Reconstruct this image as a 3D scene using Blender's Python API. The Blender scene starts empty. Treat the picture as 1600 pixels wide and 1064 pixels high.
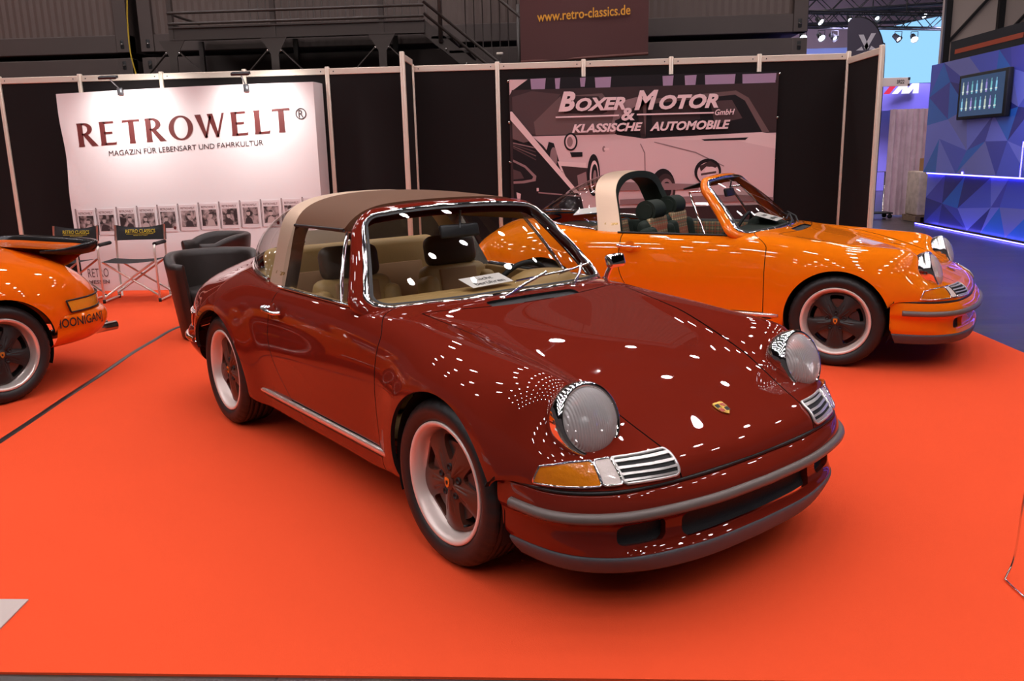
import bpy, bmesh, math, random
import numpy as np
from math import sin, cos, pi, radians, sqrt, atan2
from mathutils import Vector, Matrix

SC = bpy.context.scene
COL = SC.collection
# ------------------------------------------------------------------ camera
cam = bpy.data.objects.new('camera', bpy.data.cameras.new('camera'))
COL.objects.link(cam)
cam.location = (1.6474, -10.0410, 1.5003)
cam.rotation_euler = (1.35137, 0.02294, 0.05128)
cam.data.sensor_width = 36.0
cam.data.lens = 1310.1 / 1600 * 36
cam.data.clip_end = 200
SC.camera = cam
# ------------------------------------------------------------------ world, exposure
SC.view_settings.view_transform = 'Standard'
SC.view_settings.look = 'None'
SC.view_settings.gamma = 1.0
SC.view_settings.exposure = 0.0
SC.cycles.use_denoising = True
SC.cycles.max_bounces = 10
SC.cycles.transparent_max_bounces = 24
SC.cycles.sample_clamp_indirect = 6.0
W = bpy.data.worlds.new('hall_air'); SC.world = W; W.use_nodes = True
W.node_tree.nodes['Background'].inputs[0].default_value = (0.50, 0.40, 0.42, 1)
W.node_tree.nodes['Background'].inputs[1].default_value = 0.10
LAMP_POWER = 100.0                    # emission of the hall's ceiling lamps
LAMP_COLOUR = (1.0, 0.91, 0.93, 1)

# ------------------------------------------------------------------ materials
MATS = {}
def mat(name, col=(.8, .8, .8), rough=.5, metal=0., coat=0., spec=.5, bump=None, vary=None, emit=None, sheen=0., alpha=None, crough=.03):
    """Principled material; bump=(scale, strength[, stretch xyz]); vary=(scale, amount)."""
    if name in MATS: return MATS[name]
    m = bpy.data.materials.new(name); m.use_nodes = True
    nt = m.node_tree; b = nt.nodes['Principled BSDF']
    b.inputs['Base Color'].default_value = (*col, 1)
    b.inputs['Roughness'].default_value = rough
    b.inputs['Metallic'].default_value = metal
    b.inputs['Coat Weight'].default_value = coat
    b.inputs['Coat Roughness'].default_value = crough
    b.inputs['Specular IOR Level'].default_value = spec
    b.inputs['Sheen Weight'].default_value = sheen
    if emit:
        b.inputs['Emission Color'].default_value = (*emit[0], 1); b.inputs['Emission Strength'].default_value = emit[1]
    if bump or vary:
        tc = nt.nodes.new('ShaderNodeTexCoord')
    if bump:
        n = nt.nodes.new('ShaderNodeTexNoise'); n.inputs['Scale'].default_value = bump[0]; n.inputs['Detail'].default_value = 3
        src = tc.outputs['Object']
        if len(bump) > 2:
            mp = nt.nodes.new('ShaderNodeMapping'); mp.inputs['Scale'].default_value = bump[2]
            nt.links.new(src, mp.inputs[0]); src = mp.outputs[0]
        nt.links.new(src, n.inputs['Vector'])
        bp = nt.nodes.new('ShaderNodeBump'); bp.inputs['Strength'].default_value = bump[1]; bp.inputs['Distance'].default_value = .01
        nt.links.new(n.outputs[0], bp.inputs['Height']); nt.links.new(bp.outputs[0], b.inputs['Normal'])
    if vary:
        n2 = nt.nodes.new('ShaderNodeTexNoise'); n2.inputs['Scale'].default_value = vary[0]; n2.inputs['Detail'].default_value = 5
        nt.links.new(tc.outputs['Object'], n2.inputs['Vector'])
        mx = nt.nodes.new('ShaderNodeMix'); mx.data_type = 'RGBA'
        a = vary[1]
        mx.inputs[6].default_value = (*[c * (1 - a) for c in col], 1); mx.inputs[7].default_value = (*[min(1, c * (1 + a)) for c in col], 1)
        nt.links.new(n2.outputs[0], mx.inputs[0]); nt.links.new(mx.outputs[2], b.inputs['Base Color'])
    MATS[name] = m
    return m

def glass_mat(name, tint=(1, 1, 1), rough=0.0, milky=0.0, ior=1.5, flute=0):
    """Thin pane: straight-through transmission plus a Fresnel mirror, and an optional milky share."""
    if name in MATS: return MATS[name]
    m = bpy.data.materials.new(name); m.use_nodes = True; nt = m.node_tree
    for n in list(nt.nodes):
        if n.type == 'BSDF_PRINCIPLED': nt.nodes.remove(n)
    out = nt.nodes['Material Output']
    tr = nt.nodes.new('ShaderNodeBsdfTransparent'); tr.inputs[0].default_value = (*tint, 1)
    gl = nt.nodes.new('ShaderNodeBsdfGlossy'); gl.inputs['Roughness'].default_value = rough
    lw = nt.nodes.new('ShaderNodeLayerWeight'); lw.inputs[0].default_value = .5   # Schlick mirror, the same from both sides of the sheet
    pw = nt.nodes.new('ShaderNodeMath'); pw.operation = 'POWER'; pw.inputs[1].default_value = 5
    fr = nt.nodes.new('ShaderNodeMath'); fr.operation = 'MULTIPLY_ADD'; fr.inputs[1].default_value = .92; fr.inputs[2].default_value = .05
    nt.links.new(lw.outputs['Facing'], pw.inputs[0]); nt.links.new(pw.outputs[0], fr.inputs[0])
    mx = nt.nodes.new('ShaderNodeMixShader'); base = tr.outputs[0]
    if milky:
        df = nt.nodes.new('ShaderNodeBsdfDiffuse'); df.inputs[0].default_value = (.9, .9, .88, 1)
        m2 = nt.nodes.new('ShaderNodeMixShader'); m2.inputs[0].default_value = milky
        nt.links.new(tr.outputs[0], m2.inputs[1]); nt.links.new(df.outputs[0], m2.inputs[2]); base = m2.outputs[0]
    if flute:
        tc = nt.nodes.new('ShaderNodeTexCoord'); wv = nt.nodes.new('ShaderNodeTexWave'); wv.bands_direction = 'Y'
        wv.inputs['Scale'].default_value = flute; wv.inputs['Distortion'].default_value = .4
        nt.links.new(tc.outputs['Object'], wv.inputs['Vector'])
        bp = nt.nodes.new('ShaderNodeBump'); bp.inputs['Strength'].default_value = .9; bp.inputs['Distance'].default_value = .005
        nt.links.new(wv.outputs[0], bp.inputs['Height'])
        nt.links.new(bp.outputs[0], gl.inputs['Normal'])
        if milky: nt.links.new(bp.outputs[0], df.inputs['Normal'])
    nt.links.new(fr.outputs[0], mx.inputs[0]); nt.links.new(base, mx.inputs[1]); nt.links.new(gl.outputs[0], mx.inputs[2])
    nt.links.new(mx.outputs[0], out.inputs[0])
    MATS[name] = m
    return m

def emit_mat(name, col, power):
    if name in MATS: return MATS[name]
    m = bpy.data.materials.new(name); m.use_nodes = True; nt = m.node_tree
    for n in list(nt.nodes):
        if n.type == 'BSDF_PRINCIPLED': nt.nodes.remove(n)
    e = nt.nodes.new('ShaderNodeEmission'); e.inputs[0].default_value = (*col[:3], 1); e.inputs[1].default_value = power
    nt.links.new(e.outputs[0], nt.nodes['Material Output'].inputs[0])
    MATS[name] = m
    return m

def srgb(r, g, b):
    f = lambda c: (c / 255 / 12.92) if c / 255 <= .04045 else ((c / 255 + .055) / 1.055) ** 2.4
    return (f(r), f(g), f(b))

# ------------------------------------------------------------------ mesh helpers
class Mesh:
    """Collects shapes; build() links them as ONE mesh object."""
    def __init__(s): s.v = []; s.f = []; s.m = []
    def add(s, vf, mi=0):
        o = len(s.v); v, f = vf
        s.v.extend([tuple(map(float, p)) for p in v]); s.f.extend([tuple(int(i) + o for i in q) for q in f]); s.m.extend([mi] * len(f))
        return s
    def build(s, name, mats, parent=None, smooth=True, sharp=None, label=None):
        me = bpy.data.meshes.new(name); me.from_pydata(s.v, [], s.f)
        if not isinstance(mats, (list, tuple)): mats = [mats]
        for m in mats: me.materials.append(m)
        me.polygons.foreach_set('material_index', s.m)
        me.polygons.foreach_set('use_smooth', [smooth] * len(s.f))
        me.update()
        if sharp: me.set_sharp_from_angle(angle=radians(sharp))
        o = bpy.data.objects.new(name, me); COL.objects.link(o)
        if parent: o.parent = parent
        if label: o['label'] = label
        return o

def part(name, vf, m, parent=None, smooth=True, sharp=None, label=None):
    return Mesh().add(vf).build(name, m, parent, smooth, sharp, label)

def root(name, label, cat, loc=(0, 0, 0), rz=0, group=None):
    o = bpy.data.objects.new(name, None); COL.objects.link(o); o.empty_display_size = .1
    o.location = loc; o.rotation_euler = (0, 0, rz); o['label'] = label; o['category'] = cat
    if group: o['group'] = group
    return o
def tag(o, label, cat, group=None):
    o['label'] = label; o['category'] = cat
    if group: o['group'] = group
    return o
def struct(o):
    o['kind'] = 'structure'; return o
def dup(o, parent=None):
    c = o.copy(); COL.objects.link(c); c.parent = parent
    for ch in list(o.children): dup(ch, c)
    return c

def box(x0, x1, y0, y1, z0, z1):
    v = [(x, y, z) for z in (z0, z1) for y in (y0, y1) for x in (x0, x1)]
    return v, [(0, 2, 3, 1), (4, 5, 7, 6), (0, 1, 5, 4), (2, 6, 7, 3), (0, 4, 6, 2), (1, 3, 7, 5)]
def rbox(x0, x1, y0, y1, z0, z1, r=.02, seg=3):
    bm = bmesh.new(); v, f = box(x0, x1, y0, y1, z0, z1)
    vs = [bm.verts.new(p) for p in v]; [bm.faces.new([vs[i] for i in q]) for q in f]
    bmesh.ops.bevel(bm, geom=bm.edges[:] + bm.verts[:], offset=r, segments=seg, affect='EDGES', profile=.5)
    bm.verts.ensure_lookup_table()
    out = ([tuple(q.co) for q in bm.verts], [tuple(q.index for q in p.verts) for p in bm.faces]); bm.free(); return out
def xf(vf, M):
    v, f = vf; return [tuple(M @ Vector(p)) for p in v], f
def trs(loc=(0, 0, 0), rx=0, ry=0, rz=0, s=(1, 1, 1)):
    return Matrix.Translation(loc) @ Matrix.Rotation(rz, 4, 'Z') @ Matrix.Rotation(ry, 4, 'Y') @ Matrix.Rotation(rx, 4, 'X') @ Matrix.Diagonal((*s, 1))
def mirror_y(vf):
    v, f = vf; return [(p[0], -p[1], p[2]) for p in v], [tuple(reversed(q)) for q in f]
def grid(P, closed_u=False, closed_v=False):
    """P[nu][nv] -> quads"""
    nu, nv = len(P), len(P[0]); v = [tuple(p) for row in P for p in row]; f = []
    for i in range(nu if closed_u else nu - 1):
        for j in range(nv if closed_v else nv - 1):
            a, b = i, (i + 1) % nu; c, d = j, (j + 1) % nv
            f.append((a * nv + c, b * nv + c, b * nv + d, a * nv + d))
    return v, f
def lathe(prof, n=48, cap=False):
    """prof [(r, h)] about Z"""
    P = [[(r * cos(2 * pi * i / n), r * sin(2 * pi * i / n), h) for (r, h) in prof] for i in range(n)]
    v, f = grid(P, closed_u=True)
    if cap:
        k = len(prof); f = f + [tuple(i * k for i in reversed(range(n))), tuple(i * k + k - 1 for i in range(n))]
    return v, f
def cyl(p, q, r, n=16, r2=None):
    p, q = Vector(p), Vector(q); d = q - p; L = d.length
    M = Matrix.Translation(p) @ d.to_track_quat('Z', 'Y').to_matrix().to_4x4()
    return xf(lathe([(r, 0), (r if r2 is None else r2, L)], n, cap=True), M)
def frames(path, closed=False):
    P = [Vector(p) for p in path]; n = len(P); T = []
    for i in range(n):
        a = P[(i - 1) % n] if (closed or i) else P[0]; b = P[(i + 1) % n] if (closed or i < n - 1) else P[-1]
        T.append((b - a).normalized())
    up = Vector((0, 0, 1)) if abs(T[0].z) < .9 else Vector((0, 1, 0))
    N = [(up - T[0] * up.dot(T[0])).normalized()]
    for i in range(1, n):
        v = N[-1] - T[i] * N[-1].dot(T[i]); N.append(v.normalized())
    return P, T, N
def tube(path, r, n=10, closed=False, sy=1.0):
    P, T, N = frames(path, closed); rows = []
    for p, t, u in zip(P, T, N):
        w = t.cross(u)
        rows.append([tuple(p + u * (r * cos(2 * pi * k / n)) + w * (r * sy * sin(2 * pi * k / n))) for k in range(n)])
    v, f = grid(rows, closed_u=closed, closed_v=True)
    if not closed:
        m = len(rows); f = f + [tuple(reversed(range(n))), tuple(range((m - 1) * n, m * n))]
    return v, f
def smooth_path(pts, per=8, closed=False):
    """Catmull-Rom through the points"""
    P = [np.array(p, float) for p in pts]; n = len(P); out = []
    for i in range(n if closed else n - 1):
        if closed: a, b, c, d = P[i - 1], P[i], P[(i + 1) % n], P[(i + 2) % n]
        else: a = P[i - 1] if i else 2 * P[0] - P[1]; b, c = P[i], P[i + 1]; d = P[i + 2] if i + 2 < n else 2 * P[-1] - P[-2]
        for k in range(per):
            t = k / per
            out.append(.5 * (2 * b + (c - a) * t + (2 * a - 5 * b + 4 * c - d) * t * t + (3 * b - a - 3 * c + d) * t ** 3))
    if not closed: out.append(P[-1])
    return [tuple(p) for p in out]
def poly(pts): return [tuple(p) for p in pts], [tuple(range(len(pts)))]
def extrude_poly(pts, d):
    """closed outline (3-D points) pushed by vector d"""
    n = len(pts); v = [tuple(p) for p in pts] + [tuple(np.add(p, d)) for p in pts]
    return v, [tuple(reversed(range(n))), tuple(range(n, 2 * n))] + [(i, (i + 1) % n, n + (i + 1) % n, n + i) for i in range(n)]

def bspl_basis(n, per, first_last=True):
    """matrix (samples x n control points), uniform cubic B-spline with reflected phantom ends"""
    ts = np.linspace(0, n - 1, (n - 1) * per + 1); B = np.zeros((len(ts), n))
    def put(row, k, w):
        if k < 0: B[row, 0] += 2 * w; B[row, 1] -= w
        elif k > n - 1: B[row, n - 1] += 2 * w; B[row, n - 2] -= w
        else: B[row, k] += w
    for r, t in enumerate(ts):
        i = min(int(t), n - 2); u = t - i
        for k, w in zip((i - 1, i, i + 1, i + 2), ((1 - u) ** 3 / 6, (3 * u ** 3 - 6 * u * u + 4) / 6, (-3 * u ** 3 + 3 * u * u + 3 * u + 1) / 6, u ** 3 / 6)): put(r, k, w)
    return B
def bspl_surface(C, pu, pv, fit=2):
    """C (n,m,3); moves the net so that the surface passes close to C, then samples it"""
    C = np.array(C, float); n, m = C.shape[:2]
    bu, bv = bspl_basis(n, 1), bspl_basis(m, 1); D = C.copy()
    for _ in range(fit): D += .9 * (C - np.einsum('ij,jkl,mk->iml', bu, D, bv))
    return np.einsum('ij,jkl,mk->iml', bspl_basis(n, pu), D, bspl_basis(m, pv))

def clip(vf, fn):
    """keep the side fn(v)>0 of a mesh; fn takes an (n,3) array"""
    v, f = vf; V = np.array(v, float); g = np.asarray(fn(V), float); g[np.abs(g) < 1e-7] = 1e-7
    keep = g > 0; nv = [tuple(p) for p in V]; cache = {}; out = []
    def cut(a, b):
        k = (a, b) if a < b else (b, a)
        if k not in cache:
            t = g[a] / (g[a] - g[b]); nv.append(tuple(V[a] + t * (V[b] - V[a]))); cache[k] = len(nv) - 1
        return cache[k]
    for q in f:
        s = [keep[i] for i in q]
        if all(s): out.append(q); continue
        if not any(s): continue
        r = []
        for i in range(len(q)):
            a, b = q[i], q[(i + 1) % len(q)]
            if keep[a]: r.append(a)
            if keep[a] != keep[b]: r.append(cut(a, b))
        if len(r) > 2: out.append(tuple(r))
    used = sorted({i for q in out for i in q}); mp = {o: n for n, o in enumerate(used)}
    return [nv[i] for i in used], [tuple(mp[i] for i in q) for q in out]
def vnormals(v, f):
    V = np.array(v, float); N = np.zeros_like(V)
    for q in f:
        p = V[list(q)]; n = np.zeros(3)
        for i in range(1, len(q) - 1): n += np.cross(p[i] - p[0], p[i + 1] - p[0])
        N[list(q)] += n
    L = np.linalg.norm(N, axis=1, keepdims=True); L[L == 0] = 1
    return N / L
def boundary(f):
    e = {}
    for q in f:
        for i in range(len(q)):
            a, b = q[i], q[(i + 1) % len(q)]; k = (min(a, b), max(a, b)); e[k] = None if k in e else (a, b)
    return [x for x in e.values() if x]
def flange(vf, depth, N=None):
    """return an inward lip along every open edge (own vertices, so the skin keeps its normals)"""
    v, f = vf; V = np.array(v, float); N = vnormals(v, f) if N is None else N
    nv = []; idx = {}; nf = []
    def g(i):
        if i not in idx: idx[i] = len(nv); nv.append(tuple(V[i])); nv.append(tuple(V[i] - N[i] * depth))
        return idx[i]
    for a, b in boundary(f):
        i, j = g(a), g(b); nf.append((j, i, i + 1, j + 1))
    return nv, nf
def offset(vf, d):
    v, f = vf; N = vnormals(v, f); return [tuple(p) for p in np.array(v, float) + N * d], f
def loops(f):
    """ordered open-edge loops of a mesh"""
    nx = {a: b for a, b in boundary(f)}; out = []
    while nx:
        a = next(iter(nx)); L = [a]; b = nx.pop(a)
        while b in nx: L.append(b); b = nx.pop(b)
        out.append(L)
    return out

# ------------------------------------------------------------------ lettering
def text_vf(s, x0, x1, z0, z1, bold=0., shear=0., spacing=1.0, depth=0.0):
    """flat lettering in the XZ plane facing -Y, fitted to the box x0..x1, z0..z1 (z0 the base line)"""
    cu = bpy.data.curves.new('lettering', 'FONT'); cu.body = s; cu.offset = bold; cu.shear = shear; cu.space_character = spacing
    cu.resolution_u = 3; cu.extrude = depth
    o = bpy.data.objects.new('lettering', cu); COL.objects.link(o)
    dg = bpy.context.evaluated_depsgraph_get(); me = o.evaluated_get(dg).to_mesh()
    V = np.array([tuple(q.co) for q in me.vertices]); F = [tuple(p.vertices) for p in me.polygons]
    o.evaluated_get(dg).to_mesh_clear(); bpy.data.objects.remove(o); bpy.data.curves.remove(cu)
    a, b = V.min(0), V.max(0)
    X = x0 + (V[:, 0] - a[0]) / (b[0] - a[0]) * (x1 - x0); Z = z0 + (V[:, 1] - a[1]) / (b[1] - a[1]) * (z1 - z0)
    return [(x, 0, z) for x, z in zip(X, Z)], F
def ell(cx, cz, rx, rz, n=32, a0=0, a1=2 * pi):
    return [(cx + rx * cos(a0 + (a1 - a0) * k / n), cz + rz * sin(a0 + (a1 - a0) * k / n)) for k in range(n + (abs(a1 - a0) < 6.2))]
def flat(pts, y=0.): return poly([(p[0], y, p[1]) for p in pts])
def flat_ring(o, i, y=0., closed=True):
    n = len(o); v = [(p[0], y, p[1]) for p in o] + [(p[0], y, p[1]) for p in i]
    return v, [(k, (k + 1) % n, n + (k + 1) % n, n + k) for k in range(n if closed else n - 1)]
def roman(ch):
    """flared capitals: wide stems, thin cross strokes; unit height -> (list of meshes, width)"""
    R = lambda a, b, c, d: flat([(a, c), (b, c), (b, d), (a, d)])
    stem = flat([(-.03, 0), (.23, 0), (.21, .12), (.21, .88), (.23, 1), (-.03, 1), (-.01, .88), (-.01, .12)])
    if ch == 'E': return [stem, R(.15, .58, .91, 1), R(.15, .50, .47, .56), flat([(.15, 0), (.62, 0), (.64, .12), (.58, .09), (.15, .09)])], .64
    if ch == 'L': return [stem, flat([(.15, 0), (.58, 0), (.61, .14), (.54, .09), (.15, .09)])], .60
    if ch == 'T': return [flat([(.23, 0), (.49, 0), (.47, .12), (.47, .92), (.25, .92), (.25, .12)]), flat([(0, .88), (.05, .91), (.67, .91), (.72, .88), (.72, 1), (0, 1)])], .72
    if ch == 'O': return [flat_ring(ell(.5, .5, .5, .52, 48), ell(.5, .5, .295, .455, 48))], 1.0
    if ch == 'R':
        return [stem, flat_ring(ell(.26, .74, .34, .26, 24, pi / 2, -pi / 2), ell(.24, .74, .165, .18, 24, pi / 2, -pi / 2), 0, False),
                R(.15, .27, .925, 1), R(.15, .27, .48, .555), flat([(.20, .50), (.40, .50), (.79, 0), (.53, 0)])], .74
    if ch == 'W': return [flat([(-.02, 1), (.23, 1), (.46, .02), (.34, 0)]), flat([(.34, 0), (.43, 0), (.66, .86), (.60, .98)]),
                          flat([(.49, 1), (.72, 1), (.93, .02), (.81, 0)]), flat([(.82, 0), (.91, 0), (1.20, 1), (1.10, 1)])], 1.20
M_BLACK = mat('matt black', (.008, .008, .008), .6)
M_RUBBER = mat('black rubber', (.012, .011, .011), .45)
M_GLOSSRUBBER = mat('shiny black rubber', (.010, .009, .009), .18)
M_TYRE = mat('tyre rubber', (.014, .013, .013), .48, bump=(60, .05))
M_CHROME = mat('chrome', (.85, .83, .80), .06, 1.0)
M_STEEL = mat('polished steel', (.62, .58, .54), .16, 1.0)
M_BRUSHED = mat('brushed steel', (.72, .54, .40), .55, 1.0, bump=(6, .06, (1.5, 40, 40)))
M_BAREDGE = mat('satin steel edge', (.75, .66, .58), .25, 1.0)
M_DARKMETAL = mat('dark metal', (.06, .06, .065), .35, .6)
M_DISC = mat('cast iron', (.12, .11, .10), .4, .8)
M_GOLD = mat('gold enamel', (.75, .45, .08), .25, .7)
M_REDENAMEL = mat('red enamel', (.35, .03, .01), .3)
M_STRIP = mat('grey bumper rubber', (.14, .112, .100), .36)
M_LIP = mat('slate lip rubber', (.095, .100, .110), .48, spec=.3)
M_MESH = mat('intake mesh', (.012, .012, .014), .55, bump=(300, .3))
M_AMBER = mat('amber lens', (.72, .21, .006), .12, coat=1., bump=(60, .3))
M_CLEAR = mat('clear lens', (.80, .70, .64), .12, coat=1., bump=(60, .3))
M_REDLENS = mat('red lens', (.35, .012, .008), .10, coat=1.)
M_REFLECT = mat('lamp reflector', (.90, .90, .90), .22, 1.0)
M_FROST = mat('frosted bulb', (.85, .85, .85), .35)
M_GLASS = glass_mat('window glass', (.90, .92, .90))
M_LENS = glass_mat('fluted lamp glass', (.97, .97, .97), rough=.02, milky=.46, flute=34)
M_MAROON = mat('maroon paint', (.170, .0160, .0080), .28, coat=1., spec=0., crough=.015)
M_ORANGE = mat('orange paint', (.86, .19, .004), .28, coat=1., spec=0., crough=.015)
M_ORANGE2 = mat('deep orange paint', (.80, .13, .004), .28, coat=1., spec=0., crough=.015)
M_VINYL = mat('brown vinyl top', (.155, .074, .040), .6, spec=.15, bump=(220, .12))
M_TAN = mat('tan leather', (.42, .26, .095), .5, bump=(120, .08))
M_TANINSERT = mat('tan stripe cloth', (.34, .18, .08), .7)
M_DARKBROWN = mat('brown leather', (.075, .045, .025), .5, bump=(120, .08))
M_GREEN = mat('dark green leatherette', (.018, .027, .020), .65, spec=.2, bump=(120, .08))
def plaid(name, base, a, b, scale=26.):
    m = bpy.data.materials.new(name); m.use_nodes = True; nt = m.node_tree; bs = nt.nodes['Principled BSDF']; bs.inputs['Roughness'].default_value = .8
    tc = nt.nodes.new('ShaderNodeTexCoord'); last = None
    def wave(axis, sc, lo, hi):
        w = nt.nodes.new('ShaderNodeTexWave'); w.bands_direction = axis; w.inputs['Scale'].default_value = sc; nt.links.new(tc.outputs['Object'], w.inputs['Vector'])
        r = nt.nodes.new('ShaderNodeValToRGB'); r.color_ramp.elements[0].position = lo; r.color_ramp.elements[1].position = hi; nt.links.new(w.outputs[0], r.inputs[0]); return r.outputs[0]
    col = None
    for axis, c in (('X', a), ('Y', a), ('Z', a), ('X', b), ('Y', b), ('Z', b)):
        mx = nt.nodes.new('ShaderNodeMix'); mx.data_type = 'RGBA'
        if col is None: mx.inputs[6].default_value = (*base, 1)
        else: nt.links.new(col, mx.inputs[6])
        mx.inputs[7].default_value = (*c, 1)
        f = nt.nodes.new('ShaderNodeMath'); f.operation = 'MULTIPLY'; f.inputs[1].default_value = .5 if c is a else .75
        nt.links.new(wave(axis, scale if c is a else scale * .5, .45 if c is a else .90, .55 if c is a else .93), f.inputs[0]); nt.links.new(f.outputs[0], mx.inputs[0]); col = mx.outputs[2]
    nt.links.new(col, bs.inputs['Base Color']); MATS[name] = m; return m
M_PLAID = plaid('tartan cloth', (.66, .50, .26), (.02, .03, .02), (.30, .05, .02), 12.)
M_RIM = mat('satin rim', (.80, .70, .64), .38, .35)
M_RIMPOL = mat('polished rim', (.86, .80, .74), .22, .6)
M_SPOKEM = mat('maroon brown spokes', (.095, .030, .018), .42)
M_SPOKEB = mat('black spokes', (.020, .018, .017), .42)
M_SLAT = mat('bright louvre', (.80, .77, .74), .28, .6)
M_SATIN = mat('satin bright trim', (.78, .72, .66), .26, .75)
M_TAILAMBER = mat('yellow tail lens', (.75, .33, .02), .12, coat=1., bump=(60, .3))
# ================================================================== the hall
M_CARPET = mat('red orange carpet', (.80, .084, .026), .95, spec=.1, bump=(240, .25), vary=(1.3, .05))
M_WALLBLACK = mat('black wall cloth', (.012, .009, .009), .9, spec=.2, bump=(200, .1))
M_ALU = mat('anodised aluminium', (.84, .72, .60), .42, .3)
M_CONT = mat('dark container paint', (.075, .054, .047), .55, vary=(3, .08))
M_CONTP = mat('dark container panel', (.115, .080, .068), .5, vary=(3, .08))
M_IRON = mat('black painted iron', (.050, .037, .031), .4)
def floor_mat():
    m = mat('dark hall parquet', (.05, .04, .036), .32)
    nt = m.node_tree; b = nt.nodes['Principled BSDF']; tc = nt.nodes.new('ShaderNodeTexCoord')
    br = nt.nodes.new('ShaderNodeTexBrick'); br.inputs['Scale'].default_value = 1.0; br.inputs['Brick Width'].default_value = 1.6; br.inputs['Row Height'].default_value = .19; br.inputs['Mortar Size'].default_value = .004
    br.inputs['Color1'].default_value = (.050, .038, .034, 1); br.inputs['Color2'].default_value = (.085, .066, .056, 1); br.inputs['Mortar'].default_value = (.012, .010, .010, 1)
    nt.links.new(tc.outputs['Object'], br.inputs['Vector'])
    n = nt.nodes.new('ShaderNodeTexNoise'); n.inputs['Scale'].default_value = 9; n.inputs['Detail'].default_value = 6; nt.links.new(tc.outputs['Object'], n.inputs['Vector'])
    mx = nt.nodes.new('ShaderNodeMix'); mx.data_type = 'RGBA'; mx.blend_type = 'MULTIPLY'; mx.inputs[0].default_value = .7
    nt.links.new(br.outputs[0], mx.inputs[6]); nt.links.new(n.outputs[1], mx.inputs[7]); nt.links.new(mx.outputs[2], b.inputs['Base Color'])
    b.inputs['Emission Strength'].default_value = 0
    return m
struct(part('floor', box(-30, 40, -24, 26.3, -.11, -.008), floor_mat(), smooth=False))
struct(part('ceiling', box(-30, 40, -24, 26.3, 10.2, 10.4), mat('dark hall ceiling', (.016, .014, .014), .8), smooth=False))
struct(part('wall_back', box(-30, 40, 26, 26.3, -.008, 10.2), mat('lilac hall wall', (.78, .56, .66), .7), smooth=False))
tag(part('carpet', box(-9, 5.03, -7.86, -.035, -.008, 0), M_CARPET, smooth=False), 'red orange carpet under the three cars', 'carpet')

# ------------------------------------------------------------------ ceiling lamps: the only broad light of the hall
lamp_em = emit_mat('lamp glow', LAMP_COLOUR, LAMP_POWER)
M_LAMPBODY = mat('lamp housing', (.05, .05, .05), .5)
proto = None
for iy, y in enumerate((-17, -14.6, -12.2, -9.8, -7.4, -5.0, -2.6, -.2, 3, 6.5, 10.5, 15, 20)):
    for ix, x in enumerate((-11.5, -9.2, -6.9, -4.6, -2.3, 0, 2.3, 4.6, 6.9, 9.2, 12)):
        if proto is None:
            proto = root('ceiling_lamp', '', 'lamp', group='hall ceiling lamps')
            part('housing', lathe([(.08, .25), (.10, .22), (.20, .02), (.21, 0), (.195, 0), (.09, .19)], 24), M_LAMPBODY, proto)
            part('diffuser', poly([(.195 * cos(-a), .195 * sin(-a), .02) for a in np.linspace(0, 2 * pi, 24, endpoint=False)]), lamp_em, proto, smooth=False)
            part('hanger', cyl((0, 0, .24), (0, 0, 1.2), .012, 8), M_LAMPBODY, proto); o = proto
        else: o = dup(proto)
        o.location = (x + (.6 if iy % 2 else -.5), y, 9.0)
        o['label'] = 'round hall lamp hanging high under the dark ceiling, mirrored in the car paint'

# ------------------------------------------------------------------ booth wall of black panels in aluminium posts
wall = root('wall_back_booth', 'black panelled booth wall', 'wall'); del wall['category']; del wall['label']; wall['kind'] = 'structure'
PX = [-5.93, -4.93, -3.945, -2.96, -1.97, -.99, 0.0, .985, 1.97, 2.96, 3.945, 4.93]
def octapost(x, y, h, par=None):
    m = Mesh().add(rbox(x - .024, x + .024, y - .024, y + .024, 0, h, .008, 2))
    for dx, dy in ((.0, -.0245), (0, .0245), (.0245, 0), (-.0245, 0)): m.add(box(x + dx - .004, x + dx + .004, y + dy - .004, y + dy + .004, 0, h - .01))
    return m.build('post', M_ALU, par, sharp=40)
for i, x in enumerate(PX):
    octapost(x, 0, 2.53, wall)
    if i < len(PX) - 1:
        part('panel', box(x + .02, PX[i + 1] - .02, -.004, .004, .06, 2.46), M_WALLBLACK, wall, smooth=False)
        r = Mesh().add(rbox(x + .024, PX[i + 1] - .024, -.016, .016, 2.44, 2.51, .005, 1)).add(rbox(x + .024, PX[i + 1] - .024, -.016, .016, .02, .08, .005, 1))
        for q in (x + .075, PX[i + 1] - .075): r.add(cyl((q, -.014, 2.475), (q, -.019, 2.475), .007, 10), 1)
        r.build('rail', [M_ALU, M_DARKMETAL], wall, sharp=40)
def wing(name, x, y1, h):
    w = root(name, 'x', 'x'); del w['category']; del w['label']; w['kind'] = 'structure'
    octapost(x, y1, h, w)
    part('panel', box(x - .004, x + .004, y1 + .02, -.03, .06, h - .06), M_WALLBLACK, w, smooth=False)
    Mesh().add(rbox(x - .016, x + .016, y1 + .02, -.03, h - .09, h - .02, .005, 1)).add(rbox(x - .016, x + .016, y1 + .02, -.03, .02, .08, .005, 1)).build('rail', M_ALU, w, sharp=40)
wing('wall_divider', 0, -.62, 2.60); wing('wall_right', 4.93, -1.0, 2.48)

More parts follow.
